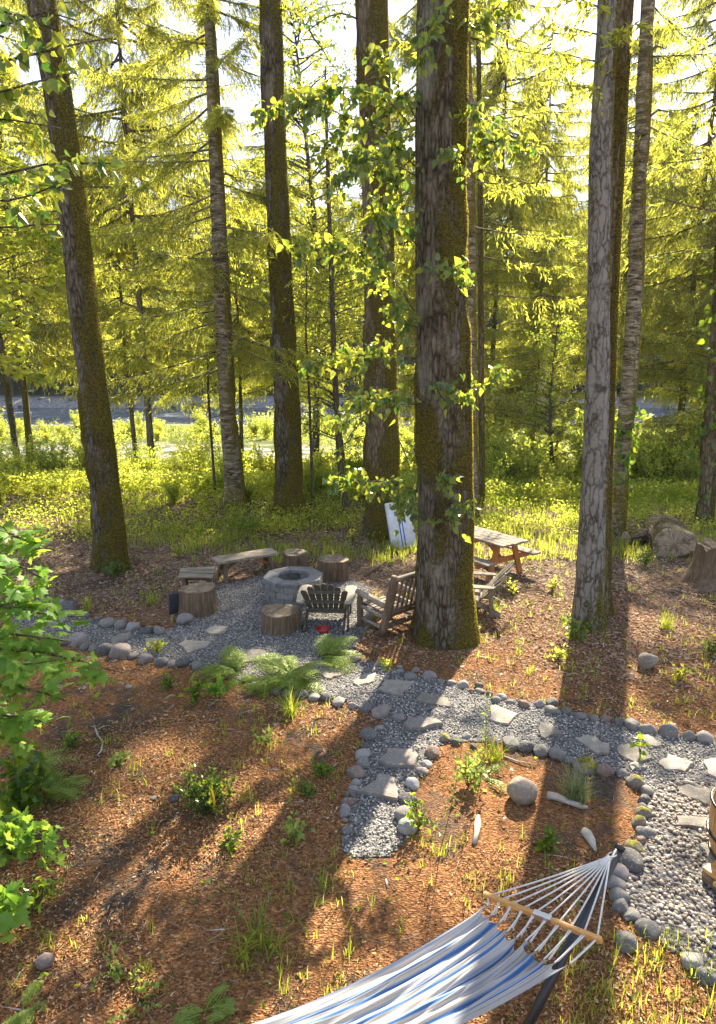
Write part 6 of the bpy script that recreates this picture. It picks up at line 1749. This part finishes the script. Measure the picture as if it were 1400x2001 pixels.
for k in range(150):
    y = 121 + 95 * rng.uniform(0, 1) ** 1.2; x = rng.uniform(-.66 * y, .66 * y)
    copy_thing(FC if rng.uniform() < .62 else FB, (x, y, tz1(x, y) - .2), rng.uniform(0, 6.28), rng.uniform(.9, 1.7))
for px, top, w, lab in ((1028, 655, 9, 'left of the two bare pale birch trunks across the river'), (1041, 650, 9, 'right of the two bare pale birch trunks across the river'), (1104, 655, 7, 'lone thin birch trunk across the river'), (583, 600, 6, 'pale far trunk between the straight and slender trunks'), (782, 700, 6, 'pale far trunk right of the thick mossy trunk')):
    b = onY(px, 765, 117.5); b[2] = tz1(b[0], b[1])
    t = thing('birch_tree', lab, 'tree', b); g = Geo(); LV = Leaves(); tp = onY(px + 6, top - 40, 117.5)
    tube(g, [b - [0, 0, .2], (b + tp) / 2 + [.2, 0, 0], tp], [w * .05, w * .042, w * .02], 8); part('trunk', g, M['bark_birch'], t)
    for k in range(10):
        az = rng.uniform(0, 6.28); S0 = b + (tp - b) * rng.uniform(.75, 1); leafy(Geo(), LV, [S0, S0 + [math.cos(az) * 2, math.sin(az) * 2, .8]], .03, 8, 1.6, .4, (.35, .7), wood=False)
    part('crown', LV.geo(T_SMALL, .9), M['leaf_far'], t, False)
c = onY(1090, 785, 108.5); c[2] = -2.6
t = thing('driftwood_pile', 'pile of grey driftwood trunks on the far river bank', 'driftwood', c)
for k in range(34):
    a = rng.normal() * .5 + (math.pi if k % 2 else 0); L = rng.uniform(2, 6.5); p = c + [rng.normal() * 2.6, rng.normal() * .8, abs(rng.normal()) * .9]
    d = np.array([math.cos(a), math.sin(a) * .5, rng.uniform(-.1, .45)]); g = Geo(); tube(g, [p - d * L / 2, p, p + d * L / 2], [.16, .13, .04], 6); part('drift_log', g, M['driftwood'], t)
p0, p1 = onY(1148, 625, 34), onY(1086, 772, 34)
p1[2] = tz1(p1[0], p1[1]) ; p1 = onY(1072, 900, 34); p1[2] = tz1(p1[0], p1[1]) - .1
g = Geo(); tube(g, [p1, (p0 + p1) / 2 + [.1, 0, -.2], p0], [.07, .055, .02], 7)
for k in range(5):
    f = rng.uniform(.4, .95); s = p1 + (p0 - p1) * f; tube(g, [s, s + [rng.uniform(-.2, .7), 0, rng.uniform(.1, .6)]], [.02, .005], 4, False)
solo('dead_snag', g, M['bark_thin'], p1, 'bare dark dead stem leaning left of the grey cracked-bark trunk', 'dead tree')
for k in range(60):
    x = rng.uniform(-75, 75); y = rng.uniform(107.5, 115); s = rng.uniform(.5, 1.6)
    if k == 0:
        g = Geo(); g.add(*rock_geo((0, 0, 0), (1.2, .9, .7), 555, 2)); fr_ = solo('river_rock', g, M['rock'], (0, 0, 0), 'grey rock on the far shore of the river', 'rock', 'rocks along the far river shore')
        fr_.location = (x, y, tz1(x, y))
    else: copy_thing(fr_, (x, y, max(-2.9, tz1(x, y))), rng.uniform(0, 6.28), s)

# ---------------------------------------------------------------- the summer air over the valley
bm = bmesh.new(); bmesh.ops.create_cube(bm, size=1.0)
me = bpy.data.meshes.new('haze'); bm.to_mesh(me); bm.free()
hz = bpy.data.objects.new('haze', me); COL.objects.link(hz)
hz.scale = (960, 640, 190); hz.location = (0, 220, 84)
hm = bpy.data.materials.new('summer_haze'); hm.use_nodes = True
hn = hm.node_tree.nodes; hn.remove(hn['Principled BSDF'])
pv_ = hn.new('ShaderNodeVolumePrincipled'); pv_.inputs['Color'].default_value = (.80, .88, 1, 1); pv_.inputs['Density'].default_value = .0002; pv_.inputs['Anisotropy'].default_value = .35
hm.node_tree.links.new(pv_.outputs[0], hn['Material Output'].inputs['Volume'])
me.materials.append(hm); tagit(hz, 'thin sunlit haze in the air of the valley', 'haze', kind='stuff')
